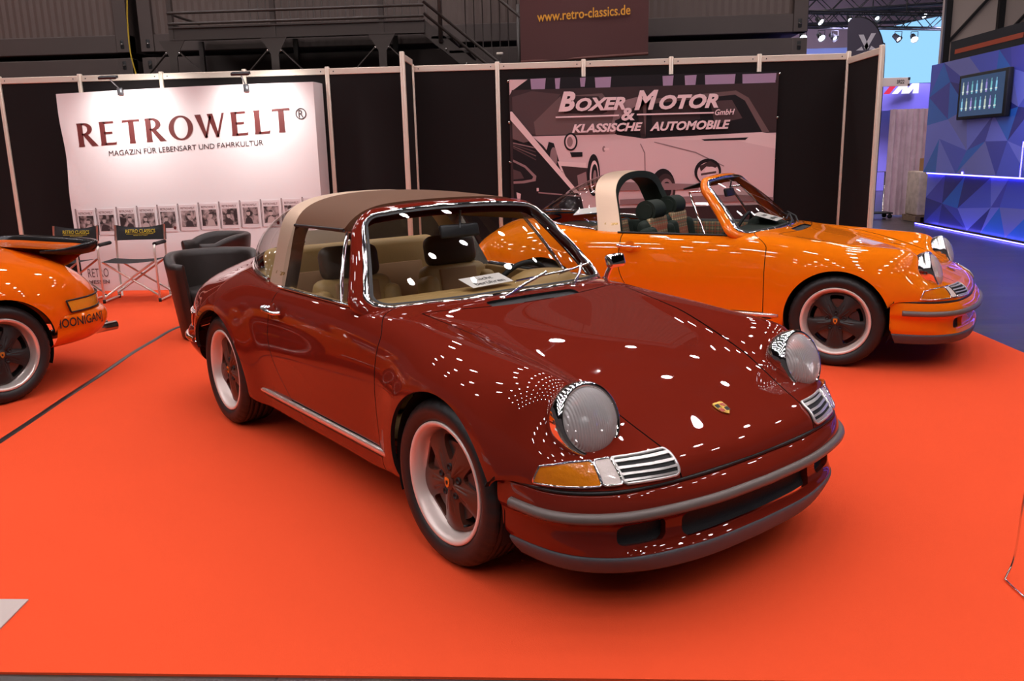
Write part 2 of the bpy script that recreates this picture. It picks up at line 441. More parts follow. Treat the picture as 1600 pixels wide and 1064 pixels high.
# ------------------------------------------------------------------ stacked dark containers behind the booth
def container(x0, x1, y0, z0, h, label):
    c = root('container', label, 'container', group='dark containers behind the booth wall')
    D = 2.4; f = Mesh()
    f.add(rbox(x0, x0 + .20, y0, y0 + .20, z0, z0 + h, .01, 1)).add(rbox(x1 - .20, x1, y0, y0 + .20, z0, z0 + h, .01, 1))
    f.add(rbox(x0, x1, y0 + .01, y0 + .18, z0, z0 + .24, .01, 1)).add(rbox(x0, x1, y0 + .01, y0 + .18, z0 + h - .22, z0 + h, .01, 1))
    f.add(box(x0 + .02, x1 - .02, y0 + .2, y0 + D, z0 + .02, z0 + h - .02))
    c0 = f.build('frame', M_CONT, c, sharp=40)
    P = []; n = int((x1 - x0 - .4) / .05)
    for i in range(n + 1):
        x = x0 + .2 + (x1 - x0 - .4) * i / n; y = y0 + .045 + (.012 if i % 2 else 0); P.append([(x, y, z0 + .24), (x, y, z0 + h - .22)])
    part('panel', grid(P), M_CONTP, c, smooth=False)
    k = Mesh()
    for x in (x0 + .11, x1 - .11):
        for z in (z0 + .11, z0 + h - .10):
            k.add(rbox(x - .028, x + .028, y0 - .004, y0 + .01, z - .06, z + .06, .012, 2), 0)
            k.add(rbox(x - .02, x + .02, y0 - .02, y0, z - .012, z + .012, .005, 1), 1)
    k.build('corner_casting', [M_BLACK, M_STEEL], c, sharp=40)
    return c
for x0, x1, w in ((-12.6, -4.28, 'left'), (-4.13, 5.03, 'right')):
    container(x0, x1, 2.0, 0, 2.93, 'lower dark steel container hidden behind the %s part of the booth wall' % w)
    container(x0, x1, 2.0, 3.0, 2.9, 'upper dark ribbed container above the %s part of the booth wall' % w)
tag(part('cable', tube(smooth_path([(-4.22, 1.93, 5), (-4.20, 1.93, 3.9), (-4.24, 1.93, 3.4), (-4.25, 1.93, 3.0), (-4.21, 1.94, 2.7)], 8), .010, 8), mat('yellow cable', (.55, .36, .02), .5)), 'thin yellow cable hanging in the gap between the dark containers', 'cable')

# ------------------------------------------------------------------ iron gallery with stairs
g = root('iron_gallery', 'dark iron gallery with railing, braces and stairs above the booth wall', 'gallery', (0, 0, 0))
gy0 = 1.0
def bar_(m, p, q, w=.04, d=.04):
    p, q = Vector(p), Vector(q); L = (q - p).length; M = Matrix.Translation(p) @ (q - p).to_track_quat('Z', 'Y').to_matrix().to_4x4(); m.add(xf(box(-w / 2, w / 2, -d / 2, d / 2, 0, L), M))
posts = (-3.22, -1.90, -.52)
for x in posts:
    m = Mesh(); bar_(m, (x, gy0, 0), (x, gy0, 4.3), .06, .06); bar_(m, (x, gy0 + .9, 0), (x, gy0 + .9, 3.1), .06, .06)
    m.build('post', M_IRON, g, smooth=False)
    m = Mesh().add(extrude_poly([(x - .17, gy0 - .04, 3.0), (x + .17, gy0 - .04, 3.0), (x + .05, gy0 - .04, 2.80), (x + .05, gy0 - .04, 2.55), (x - .05, gy0 - .04, 2.55), (x - .05, gy0 - .04, 2.80)], (0, .012, 0)))
    for s in (-1, 1): bar_(m, (x + s * .08, gy0 - .02, 2.86), (x + s * .50, gy0 - .02, 2.45), .05, .012)
    for s in (-1, 1): m.add(xf(lathe([(.012, 0), (.012, .01), (0, .012)], 10), trs((x + s * .085, gy0 - .045, 2.84), rx=pi / 2)), 1)
    m.build('brace', [M_IRON, M_STEEL], g, smooth=False)
m = Mesh().add(box(-3.24, .02, gy0 - .02, gy0 + .02, 3.0, 3.16)).add(box(-3.24, .02, gy0 - .045, gy0 + .02, 3.145, 3.165)).add(box(-3.24, .02, gy0 - .045, gy0 + .02, 3.0, 3.015)).add(box(-3.24, .02, gy0, gy0 + .95, 3.12, 3.15))
m.build('deck', M_IRON, g, smooth=False)
m = Mesh()
for z in (3.20, 3.33, 4.15): m.add(tube([(-3.24, gy0 - .03, z), (.02, gy0 - .03, z)], .018, 10))
m.add(tube([(-3.24, gy0 - .03, 3.33), (-3.22, gy0 + .9, 3.33)], .018, 8)).add(tube([(-3.24, gy0 - .03, 3.20), (-3.22, gy0 + .9, 3.20)], .018, 8))
for k in range(23): m.add(tube([(-2.5 + k * .11, gy0 + .9, 3.15), (-2.5 + k * .11, gy0 + .9, 4.2)], .006, 6))
m.build('railing', M_IRON, g)
m = Mesh()
for y in (gy0, gy0 + .85):
    m.add(extrude_poly([(-.02, y, 3.16), (.02, y, 3.16), (1.9, y, 1.62), (1.9, y, 1.44), (-.02, y, 3.0)], (0, .03, 0)))
for k in range(8): m.add(box(.10 + k * .22, .36 + k * .22, gy0, gy0 + .85, 2.93 - k * .18, 2.96 - k * .18))
for k in range(6): m.add(xf(lathe([(.012, 0), (.012, .01), (0, .012)], 10), trs((.28 + k * .22 + (k % 2) * .03, gy0 - .005, 2.80 - k * .18), rx=pi / 2)), 1)
m.build('stair_flight', [M_IRON, M_STEEL], g, smooth=False)
m = Mesh()
for h in (.10, .24, 1.0): m.add(tube([(.02, gy0 - .03, 3.13 + h), (1.9, gy0 - .03, 1.60 + h)], .018, 10))
bar_(m, (.22, gy0 - .01, 2.88), (.22, gy0 - .01, 4.1), .05, .05); bar_(m, (1.2, gy0 - .01, 2.0), (1.2, gy0 - .01, 3.3), .05, .05)
for k in range(10): m.add(tube([(.45 + k * .115, gy0 + .86, 2.3), (.45 + k * .115, gy0 + .86, 3.7)], .007, 6))
m.build('stair_railing', M_IRON, g)
part('wall_lamp', rbox(.86, .95, gy0 + .80, gy0 + .84, 2.80, 2.835, .006, 1), M_ALU, g)

# ------------------------------------------------------------------ brown banner with the web address
M_BROWNCLOTH = mat('brown banner cloth', (.085, .022, .020), .7, bump=(60, .1))
P = [[(x, .82 + .02 * sin(x * 4.5 + z), z) for z in np.linspace(2.62, 4.6, 12)] for x in np.linspace(0, 1.56, 40)]
b = root('hanging_banner', 'dark brown cloth banner hanging above the wall with a yellow web address', 'banner', (1.225, 0, 0), 0)
Mesh().add(grid([[(x, y, z + (x - .8) * .036) for x, y, z in r] for r in P])).build('cloth', M_BROWNCLOTH, b)
tv, tf = text_vf('www.retro-classics.de', .21, 1.34, 3.085, 3.20, bold=.012)
part('lettering', ([(x, .79, z + (x - .8) * .046) for x, y, z in tv], tf), mat('yellow print', (.75, .33, .02), .6), b, smooth=False)
part('hem_bar', tube([(0, .82, 2.60), (1.56, .82, 2.655)], .018, 8), mat('brown hem', (.14, .045, .035), .6), b)
for x in (.1, 1.46): part('cord', cyl((x, .82, 4.6), (x, .82, 10.2), .006, 6), M_BLACK, b)
# ================================================================== cars
# car frame: x forward from the front axle, y to the car's left, z up
NET = [  # rear -> front; 13 points each, sill to centre line (left half)
 [(-2.62,.80,.40),(-2.64,.80,.43),(-2.68,.795,.455),(-2.76,.785,.475),(-2.86,.765,.485),(-2.96,.72,.49),(-3.04,.66,.495),(-3.11,.57,.50),(-3.16,.48,.50),(-3.195,.38,.505),(-3.22,.28,.505),(-3.24,.15,.505),(-3.25,0,.505)],
 [(-2.60,.80,.38),(-2.62,.805,.42),(-2.65,.805,.47),(-2.72,.80,.52),(-2.83,.78,.56),(-2.94,.735,.585),(-3.03,.665,.60),(-3.10,.575,.61),(-3.15,.48,.615),(-3.185,.38,.62),(-3.21,.28,.625),(-3.225,.15,.63),(-3.23,0,.63)],
 [(-2.55,.80,.33),(-2.57,.81,.40),(-2.60,.815,.48),(-2.66,.81,.56),(-2.76,.785,.63),(-2.87,.735,.675),(-2.95,.66,.705),(-3.0,.57,.73),(-3.03,.48,.745),(-3.05,.38,.755),(-3.07,.28,.765),(-3.08,.15,.775),(-3.085,0,.78)],
 [(-2.48,.76,.25),(-2.49,.80,.33),(-2.50,.82,.44),(-2.53,.822,.56),(-2.60,.80,.67),(-2.68,.755,.74),(-2.74,.69,.785),(-2.78,.60,.82),(-2.81,.51,.845),(-2.84,.41,.865),(-2.87,.30,.88),(-2.885,.15,.89),(-2.89,0,.893)],
 [(-2.272,.66,.22),(-2.272,.76,.26),(-2.272,.80,.36),(-2.272,.818,.50),(-2.272,.818,.62),(-2.28,.792,.73),(-2.30,.745,.805),(-2.32,.68,.855),(-2.35,.61,.888),(-2.42,.50,.915),(-2.50,.38,.935),(-2.57,.19,.95),(-2.60,0,.953)],
 [(-1.95,.61,.21),(-1.95,.735,.205),(-1.95,.768,.28),(-1.95,.787,.41),(-1.95,.797,.56),(-1.95,.785,.70),(-1.95,.752,.795),(-1.95,.70,.847),(-1.95,.64,.868),(-1.98,.55,.88),(-2.05,.40,.885),(-2.1,.2,.89),(-2.12,0,.89)],
 [(-1.6,.60,.185),(-1.6,.728,.195),(-1.6,.755,.255),(-1.6,.765,.38),(-1.6,.780,.54),(-1.6,.770,.69),(-1.6,.742,.785),(-1.6,.705,.836),(-1.6,.655,.855),(-1.6,.57,.86),(-1.6,.42,.86),(-1.6,.2,.86),(-1.6,0,.86)],
 [(-1.2,.60,.185),(-1.2,.728,.195),(-1.2,.755,.255),(-1.2,.763,.38),(-1.2,.779,.54),(-1.2,.768,.69),(-1.2,.741,.785),(-1.2,.706,.835),(-1.2,.66,.853),(-1.2,.57,.86),(-1.2,.42,.86),(-1.2,.2,.86),(-1.2,0,.86)],
 [(-.80,.60,.185),(-.80,.728,.195),(-.80,.755,.255),(-.80,.763,.38),(-.80,.778,.55),(-.80,.766,.70),(-.80,.740,.785),(-.80,.706,.835),(-.80,.66,.856),(-.76,.57,.873),(-.70,.46,.883),(-.62,.22,.888),(-.60,0,.888)],
 [(-.55,.60,.185),(-.55,.728,.195),(-.55,.755,.255),(-.55,.765,.39),(-.55,.779,.56),(-.55,.766,.70),(-.55,.736,.787),(-.55,.697,.835),(-.53,.64,.858),(-.49,.56,.868),(-.46,.46,.873),(-.43,.22,.872),(-.42,0,.871)],
 [(-.32,.66,.21),(-.32,.73,.23),(-.32,.765,.33),(-.32,.782,.47),(-.32,.784,.62),(-.32,.763,.735),(-.32,.723,.80),(-.32,.668,.832),(-.32,.605,.844),(-.32,.53,.845),(-.32,.45,.843),(-.32,.22,.847),(-.32,0,.850)],
 [(-.08,.70,.22),(-.08,.77,.30),(-.08,.79,.41),(-.08,.80,.54),(-.08,.791,.65),(-.08,.760,.742),(-.08,.712,.797),(-.08,.650,.820),(-.08,.585,.822),(-.08,.51,.809),(-.08,.44,.796),(-.08,.22,.800),(-.08,0,.803)],
 [(.15,.72,.22),(.15,.775,.32),(.15,.795,.42),(.15,.80,.54),(.155,.788,.645),(.165,.755,.73),(.175,.703,.78),(.18,.635,.801),(.18,.57,.796),(.18,.49,.766),(.18,.42,.742),(.18,.21,.747),(.18,0,.75)],
 [(.24,.775,.28),(.25,.785,.37),(.26,.795,.45),(.27,.797,.54),(.31,.783,.63),(.36,.742,.715),(.395,.695,.76),(.41,.64,.780),(.415,.57,.772),(.41,.49,.724),(.40,.41,.682),(.405,.21,.684),(.41,0,.684)],
 [(.28,.785,.34),(.29,.79,.40),(.305,.795,.46),(.33,.795,.53),(.38,.778,.605),(.435,.737,.665),(.465,.69,.70),(.482,.64,.718),(.492,.575,.706),(.51,.49,.662),(.53,.40,.630),(.54,.21,.632),(.545,0,.633)],
 [(.31,.787,.38),(.325,.79,.42),(.345,.792,.465),(.38,.79,.515),(.45,.775,.562),(.50,.738,.597),(.532,.69,.615),(.547,.635,.622),(.558,.57,.617),(.605,.49,.592),(.645,.39,.577),(.655,.21,.580),(.66,0,.581)],
 [(.335,.787,.42),(.355,.787,.44),(.38,.787,.465),(.425,.783,.49),(.50,.771,.514),(.568,.738,.535),(.612,.69,.546),(.638,.635,.550),(.663,.57,.549),(.71,.485,.538),(.745,.39,.528),(.762,.215,.525),(.77,0,.524)],
 [(.345,.785,.44),(.37,.782,.45),(.40,.78,.458),(.45,.775,.463),(.53,.762,.466),(.60,.73,.467),(.655,.685,.468),(.695,.635,.468),(.73,.575,.468),(.757,.49,.468),(.775,.40,.468),(.79,.22,.468),(.80,0,.468)],
]
RAX = -2.272
TYRE_R, RIM_R, ARCH_R = .318, .236, .352
def interp(xs, ys): return lambda t: np.interp(t, xs, ys)
bonnet_y = interp([-.47, -.02, .3, .64, .82], [.565, .515, .45, .39, .365])
bonnet_x = lambda y: -.374 - .080 * (np.abs(y) / .55) ** 2
def door_front(z): return np.where(z > .775, -.497 - .105 * (np.clip(z - .775, 0, .2) / .085) ** 1.8, -.497)
def door_rear(z): return np.where(z < .64, -1.62 + .20 * (np.clip(.64 - z, 0, .5) / .32) ** 2, -1.62)
_s = np.linspace(0, 1, 40)
CK = [(-.512 - .205 * s ** 2.6, .668 * s) for s in _s] + [(-1.0, .662), (-1.6, .657), (-1.86, .647), (-2.10, .615), (-2.36, .52), (-2.55, .37), (-2.655, .19), (-2.69, .0)]
_ck = np.array(CK)[::-1]
def cockpit(V):
    x, y = V[:, 0], np.abs(V[:, 1]); yb = np.interp(x, _ck[:, 0], _ck[:, 1])
    g = y - yb; g = np.where(x > -.512, y + x + .512 + 1e-3, g); g = np.where(x < -2.69, y - x - 2.69 + 1e-3, g)
    return np.where(V[:, 2] < .80, 1.0, g)
def arches(V):
    x, y, z = V.T; g = np.hypot(x, z - .318) - ARCH_R; h = np.hypot(x - RAX, z - .318) - ARCH_R - .004
    return np.where(np.abs(y) < .5, 1., np.minimum(g, h))

# windscreen surface: s across (-1..1), t from the base (0) to the header (1)
WB = np.array([-.503, .6865, .885]); WT = np.array([-.990, .507, 1.262])
def screen(s, t):
    a = abs(s); b = np.array([WB[0] - .205 * a ** 2.6, WB[1] * s, WB[2] - .022 * a * a]); h = np.array([WT[0] - .043 * a ** 2.5, WT[1] * s, WT[2] - .031 * a ** 2.4])
    return b + (h - b) * t + np.array([.018, 0, .016]) * 4 * t * (1 - t) * (1 - .5 * a * a)
def screen_n(s, t):
    e = 1e-3; n = np.cross(screen(s + e, t) - screen(s - e, t), screen(s, t + e) - screen(s, t - e)); n /= np.linalg.norm(n)
    return n if n[0] > 0 else -n
def screen_ring(d, lift=0., n=20):
    """closed outline of the rounded screen grown by d metres"""
    hw, hh, r = .60, .30, .085; pts = []
    R = max(.01, r + d)
    for cx, cy, a0 in ((hw - r, hh - r, 0), (-(hw - r), hh - r, pi / 2), (-(hw - r), -(hh - r), pi), (hw - r, -(hh - r), 1.5 * pi)):
        for k in range(9): a = a0 + k / 8 * pi / 2; pts.append((cx + R * cos(a), cy + R * sin(a)))
    full = []
    for i in range(len(pts)):
        p, q = np.array(pts[i]), np.array(pts[(i + 1) % len(pts)]); m = max(1, int(np.linalg.norm(q - p) / .05))
        m = 12 if np.linalg.norm(q - p) > .25 else 1
        full += [tuple(p + (q - p) * k / m) for k in range(m)]
    out = []
    for u, v in full:
        s, t = u / hw, .5 + v / (2 * hh); out.append(tuple(screen(s, t) + screen_n(s, t) * lift))
    return out
BAR = np.array(smooth_path([(0, 1.312, 0), (.15, 1.307, 0), (.29, 1.292, 0), (.40, 1.263, 0), (.475, 1.220, 0), (.522, 1.16, 0), (.56, 1.08, 0), (.597, .99, 0), (.635, .90, 0), (.657, .848, 0)], 4))[:, :2]
BARF = interp([.85, 1.0, 1.17, 1.31], [-1.648, -1.695, -1.755, -1.775]); BARR = interp([.85, 1.0, 1.17, 1.31], [-1.845, -1.885, -1.935, -1.955])
def bar_curve(xf_, grow=0.):
    h = [(xf_(z), y + grow * min(1, y / .4), z + grow) for y, z in BAR]; return [(x, y, z) for x, y, z in reversed(h)] + [(x, -y, z) for x, y, z in h[1:]]
GLB = smooth_path([(-1.862, .655, .866), (-2.10, .622, .886), (-2.36, .53, .909), (-2.55, .38, .935), (-2.66, .19, .952), (-2.70, 0, .957), (-2.66, -.19, .952), (-2.55, -.38, .935), (-2.36, -.53, .909), (-2.10, -.622, .886), (-1.862, -.655, .866)], 8)
def resample(path, n):
    P = np.array(path); d = np.r_[0, np.cumsum(np.linalg.norm(np.diff(P, axis=0), axis=1))]; t = np.linspace(0, d[-1], n)
    return np.stack([np.interp(t, d, P[:, k]) for k in range(3)], 1)
def side_y(z): return .668 - (z - .857) * .47 + .012 * np.sin(np.clip((z - .857) / .31, 0, 1) * pi)
def plan(pts, per=7):
    h = smooth_path([(x, y, 0) for x, y in pts], per); return np.array([(x, y) for x, y, _ in h] + [(x, -y) for x, y, _ in reversed(h[:-1])])
SEAM = plan([(.345, .787), (.45, .777), (.56, .755), (.645, .70), (.72, .60), (.765, .45), (.793, .25), (.80, 0)])
STRP = plan([(.345, .79), (.45, .786), (.56, .769), (.655, .716), (.74, .61), (.795, .455), (.833, .25), (.845, 0)])
LOWP = plan([(.345, .77), (.45, .758), (.56, .735), (.645, .68), (.71, .585), (.755, .44), (.785, .25), (.795, 0)])
LIPT = plan([(.36, .752), (.46, .742), (.57, .715), (.66, .66), (.74, .565), (.79, .43), (.825, .25), (.835, 0)])
LIPB = plan([(.38, .722), (.48, .712), (.58, .68), (.66, .62), (.73, .525), (.78, .40), (.812, .23), (.822, 0)])
RSEAM = plan([(-2.625, .80), (-2.75, .787), (-2.88, .762), (-2.99, .71), (-3.09, .62), (-3.17, .46), (-3.225, .25), (-3.25, 0)])
def row(a, z, b=None, w=0, inset=0.):
    p = a if b is None else a * (1 - w) + b * w
    if inset:
        c = np.array([.0 if p[0, 0] > 0 else -2.3, 0.]); p = c + (p - c) * (1 - inset)
    return [(x, y, z) for x, y in p]

def wheel(car, x, side, y_out, spoke_m, lip_m, width=.20, crest_m=None):
    """one wheel: rim (part) with tyre, spokes, centre cap, valve"""
    S = side; n = 96
    def lay(vf):  # lathe axis z -> car y, outside face at y_out
        v, f = vf; v = [(p[0] + x, S * (y_out + p[2]), p[1] + TYRE_R) for p in v]
        return v, ([tuple(reversed(q)) for q in f] if S > 0 else f)
    R = RIM_R
    prof = [(R - .006, -.014), (R - .001, -.006), (R - .002, -.001), (R - .008, .001), (R - .017, -.002), (R - .022, -.010), (R - .026, -.020), (R - .030, -.040), (R - .034, -.050), (R - .040, -.060), (R - .047, -.064), (R - .05, -.16), (R - .012, -.18)]
    rim = part('wheel', lay(lathe(prof, n)), lip_m, car)
    T = TYRE_R; w = width
    tp = [(R - .004, -.012), (R + .003, -.002), (R + .016, .006), (R + .036, .011), (R + .055, .008), (T - .016, -.002), (T - .008, -.009), (T - .004, -.016), (T - .0015, -.026)]
    g = [(-.034), (-.062), (-.094), (-.126), (-.158)]
    for q in g: tp += [(T, q + .004), (T - .007, q + .003), (T - .007, q - .003), (T, q - .004)]
    tp += [(T - .002, -w + .03), (T - .010, -w + .012), (T - .03, -w + .002), (R + .03, -w - .004), (R - .004, -w + .01)]
    m = 180; P = []
    for i in range(m):
        a = 2 * pi * i / m; rr = []
        for k, (r, h) in enumerate(tp):
            if i % 5 == 0 and 5 <= k <= 9: r -= .004
            rr.append((r * cos(a + h * .35), r * sin(a + h * .35), h))
        P.append(rr)
    part('tire', lay(grid(P, closed_u=True)), M_TYRE, rim)
    # star of five broad spokes with rounded windows between
    rs = np.linspace(.0, .191, 28); na = 240; rows = []
    for i in range(na):
        a = 2 * pi * i / na; c5 = cos(5 * (a - pi / 2 - pi))  # +1 on spoke axes (a spoke points down)
        rr = []
        for r in rs:
            dome = -.030 - .020 * (r / .191) ** 2
            ridge = .010 * max(0, c5) ** .7 * min(1, r / .06) - .006 * max(0, -c5) * min(1, r / .06)
            groove = -.004 * math.exp(-((c5 - .62) / .14) ** 2) * (r > .05) * (r < .12)
            rr.append((r * cos(a), r * sin(a), dome + ridge + groove))
        rows.append(rr)
    def windows(V):
        r = np.hypot(V[:, 0], V[:, 1]); a = np.arctan2(V[:, 1], V[:, 0]) - pi / 2
        d = (a + pi / 5) % (2 * pi / 5) - pi / 5; tx = r * np.sin(d); ty = r * np.cos(d)   # ty along the window axis
        hw = np.interp(ty, [.082, .102, .138, .162, .177], [.005, .019, .040, .047, .040])
        return np.maximum(np.abs(tx) - hw, np.maximum(.084 - ty, r - .178))
    star = clip(grid(rows, closed_u=True), windows)
    N = np.tile([0, 0, 1.], (len(star[0]), 1)); fl = flange(star, .045, N)
    sp = Mesh().add(lay(star)).add(lay(fl))
    for k in range(5):
        a = pi / 2 + 2 * pi * k / 5; q = (.058 * cos(a), .058 * sin(a))
        sp.add(lay(xf(lathe([(.0135, 0), (.0135, .008), (.009, .009), (.0085, .004), (0, .004)], 16), Matrix.Translation((q[0], q[1], -.038)))), 1)
    o = sp.build('spokes', [spoke_m, M_BLACK], rim)
    cap = lay(xf(lathe([(.0305, -.006), (.0305, .004), (.026, .007), (.0, .010)], 40), Matrix.Translation((0, 0, -.030))))
    cp = Mesh().add(cap)
    sh = [(-.014, .017), (0, .020), (.014, .017), (.0145, .0), (.009, -.013), (0, -.021), (-.009, -.013), (-.0145, 0)]
    cp.add(lay(extrude_poly([(-px * S, py, -.021) for px, py in sh], (0, 0, .0025))), 1)
    sh2 = [(-.005, .007), (.005, .007), (.005, -.004), (0, -.009), (-.005, -.004)]
    cp.add(lay(extrude_poly([(-px * S, py, -.018) for px, py in sh2], (0, 0, .0015))), 2)
    cp.build('center_cap', [spoke_m if crest_m is None else crest_m, M_GOLD, M_BLACK], rim, sharp=35)
    part('valve', lay(cyl((.175 * cos(-1.15), .175 * sin(-1.15), -.066), (.172 * cos(-1.15), .172 * sin(-1.15), -.040), .0045, 8)), M_BLACK, rim)
    bd = Mesh().add(lay(xf(lathe([(.05, -.06), (.15, -.06), (.15, -.085), (.05, -.085)], 48), Matrix.Identity(4))), 0)
    cal = [(.155 * cos(t), .155 * sin(t), -.05) for t in np.linspace(-.5, .5, 8)] + [(.10 * cos(t), .10 * sin(t), -.05) for t in np.linspace(.5, -.5, 8)]
    bd.add(lay(extrude_poly(cal, (0, 0, -.055))), 1)
    bd.build('brake_disc', [M_DISC, M_DARKMETAL], car, sharp=40)
    return rim

def headlight(car, side, ring_m):
    c = Vector((.576, side * .582, .660)); n = Vector((.940, side * .03, .345)).normalized()
    M = Matrix.Translation(c) @ n.to_track_quat('Z', 'Y').to_matrix().to_4x4()
    ring = part('headlight', xf(lathe([(r * 1.10, h) for r, h in [(.108, -.085), (.1165, -.060), (.118, -.040), (.1175, -.018), (.1145, -.002), (.109, .006), (.102, .007), (.0975, .002), (.0955, -.006)]], 64), M), ring_m, car)
    lens = [(.1065 * sin(k / 14 * pi / 2), .000 + .042 * cos(k / 14 * pi / 2)) for k in range(15)]
    part('lens', xf(lathe(lens, 64), M), M_LENS, ring)
    bowl = [(.1055 * sin(k / 14 * pi / 2), -.070 * cos(k / 14 * pi / 2) + .0) for k in range(15)]
    rf = Mesh().add(xf(lathe(bowl, 64), M)); rf.add(xf(lathe([(0, -.015), (.012, -.02), (.014, -.03), (.014, -.06)], 20), M), 1)
    rf.build('reflector', [M_REFLECT, M_FROST], ring)
    return ring

def seat(car, x, y, mats, tip=0., wide=.50, head='round'):
    """front seat as a part with sub-parts; mats = main, insert, headrest"""
    base = rbox(x + .02, x + .50, y - wide / 2, y + wide / 2, .28, .44, .07, 4)
    b = Mesh().add(base)
    o = b.build('seat', mats[0], car)
    hi = 0 if head == 'round' else .05; pw = .125 if head == 'round' else .185
    M = Matrix.Translation((x + .04, y, .40 + hi)) @ Matrix.Rotation(-.20 - tip, 4, 'Y')
    back = Mesh().add(xf(rbox(-.07, .05, -wide / 2 + .03, wide / 2 - .03, 0, .50, .055, 4), M))
    for s in (-1, 1): back.add(xf(rbox(-.05, .095, s * (wide / 2 - .055) - .05, s * (wide / 2 - .055) + .05, .02, .44, .045, 4), M))
    back.build('backrest', mats[0], o)
    part('center_panel', xf(rbox(.02, .062 if pw < .15 else .055, -pw, pw, .03, .47 + hi * .7, .009, 2), M), mats[1], o)
    if head == 'round':
        part('headrest', xf(rbox(-.06, .05, -.165, .165, .49, .665, .05, 5), M), mats[2], o)
    else:
        h = Mesh().add(xf(cyl((0, -.12, .565), (0, .12, .565), .085, 32), M)).add(xf(cyl((0, -.13, .565), (0, .13, .565), .06, 24), M))
        h.build('headrest', mats[2], o, sharp=40)
    return o

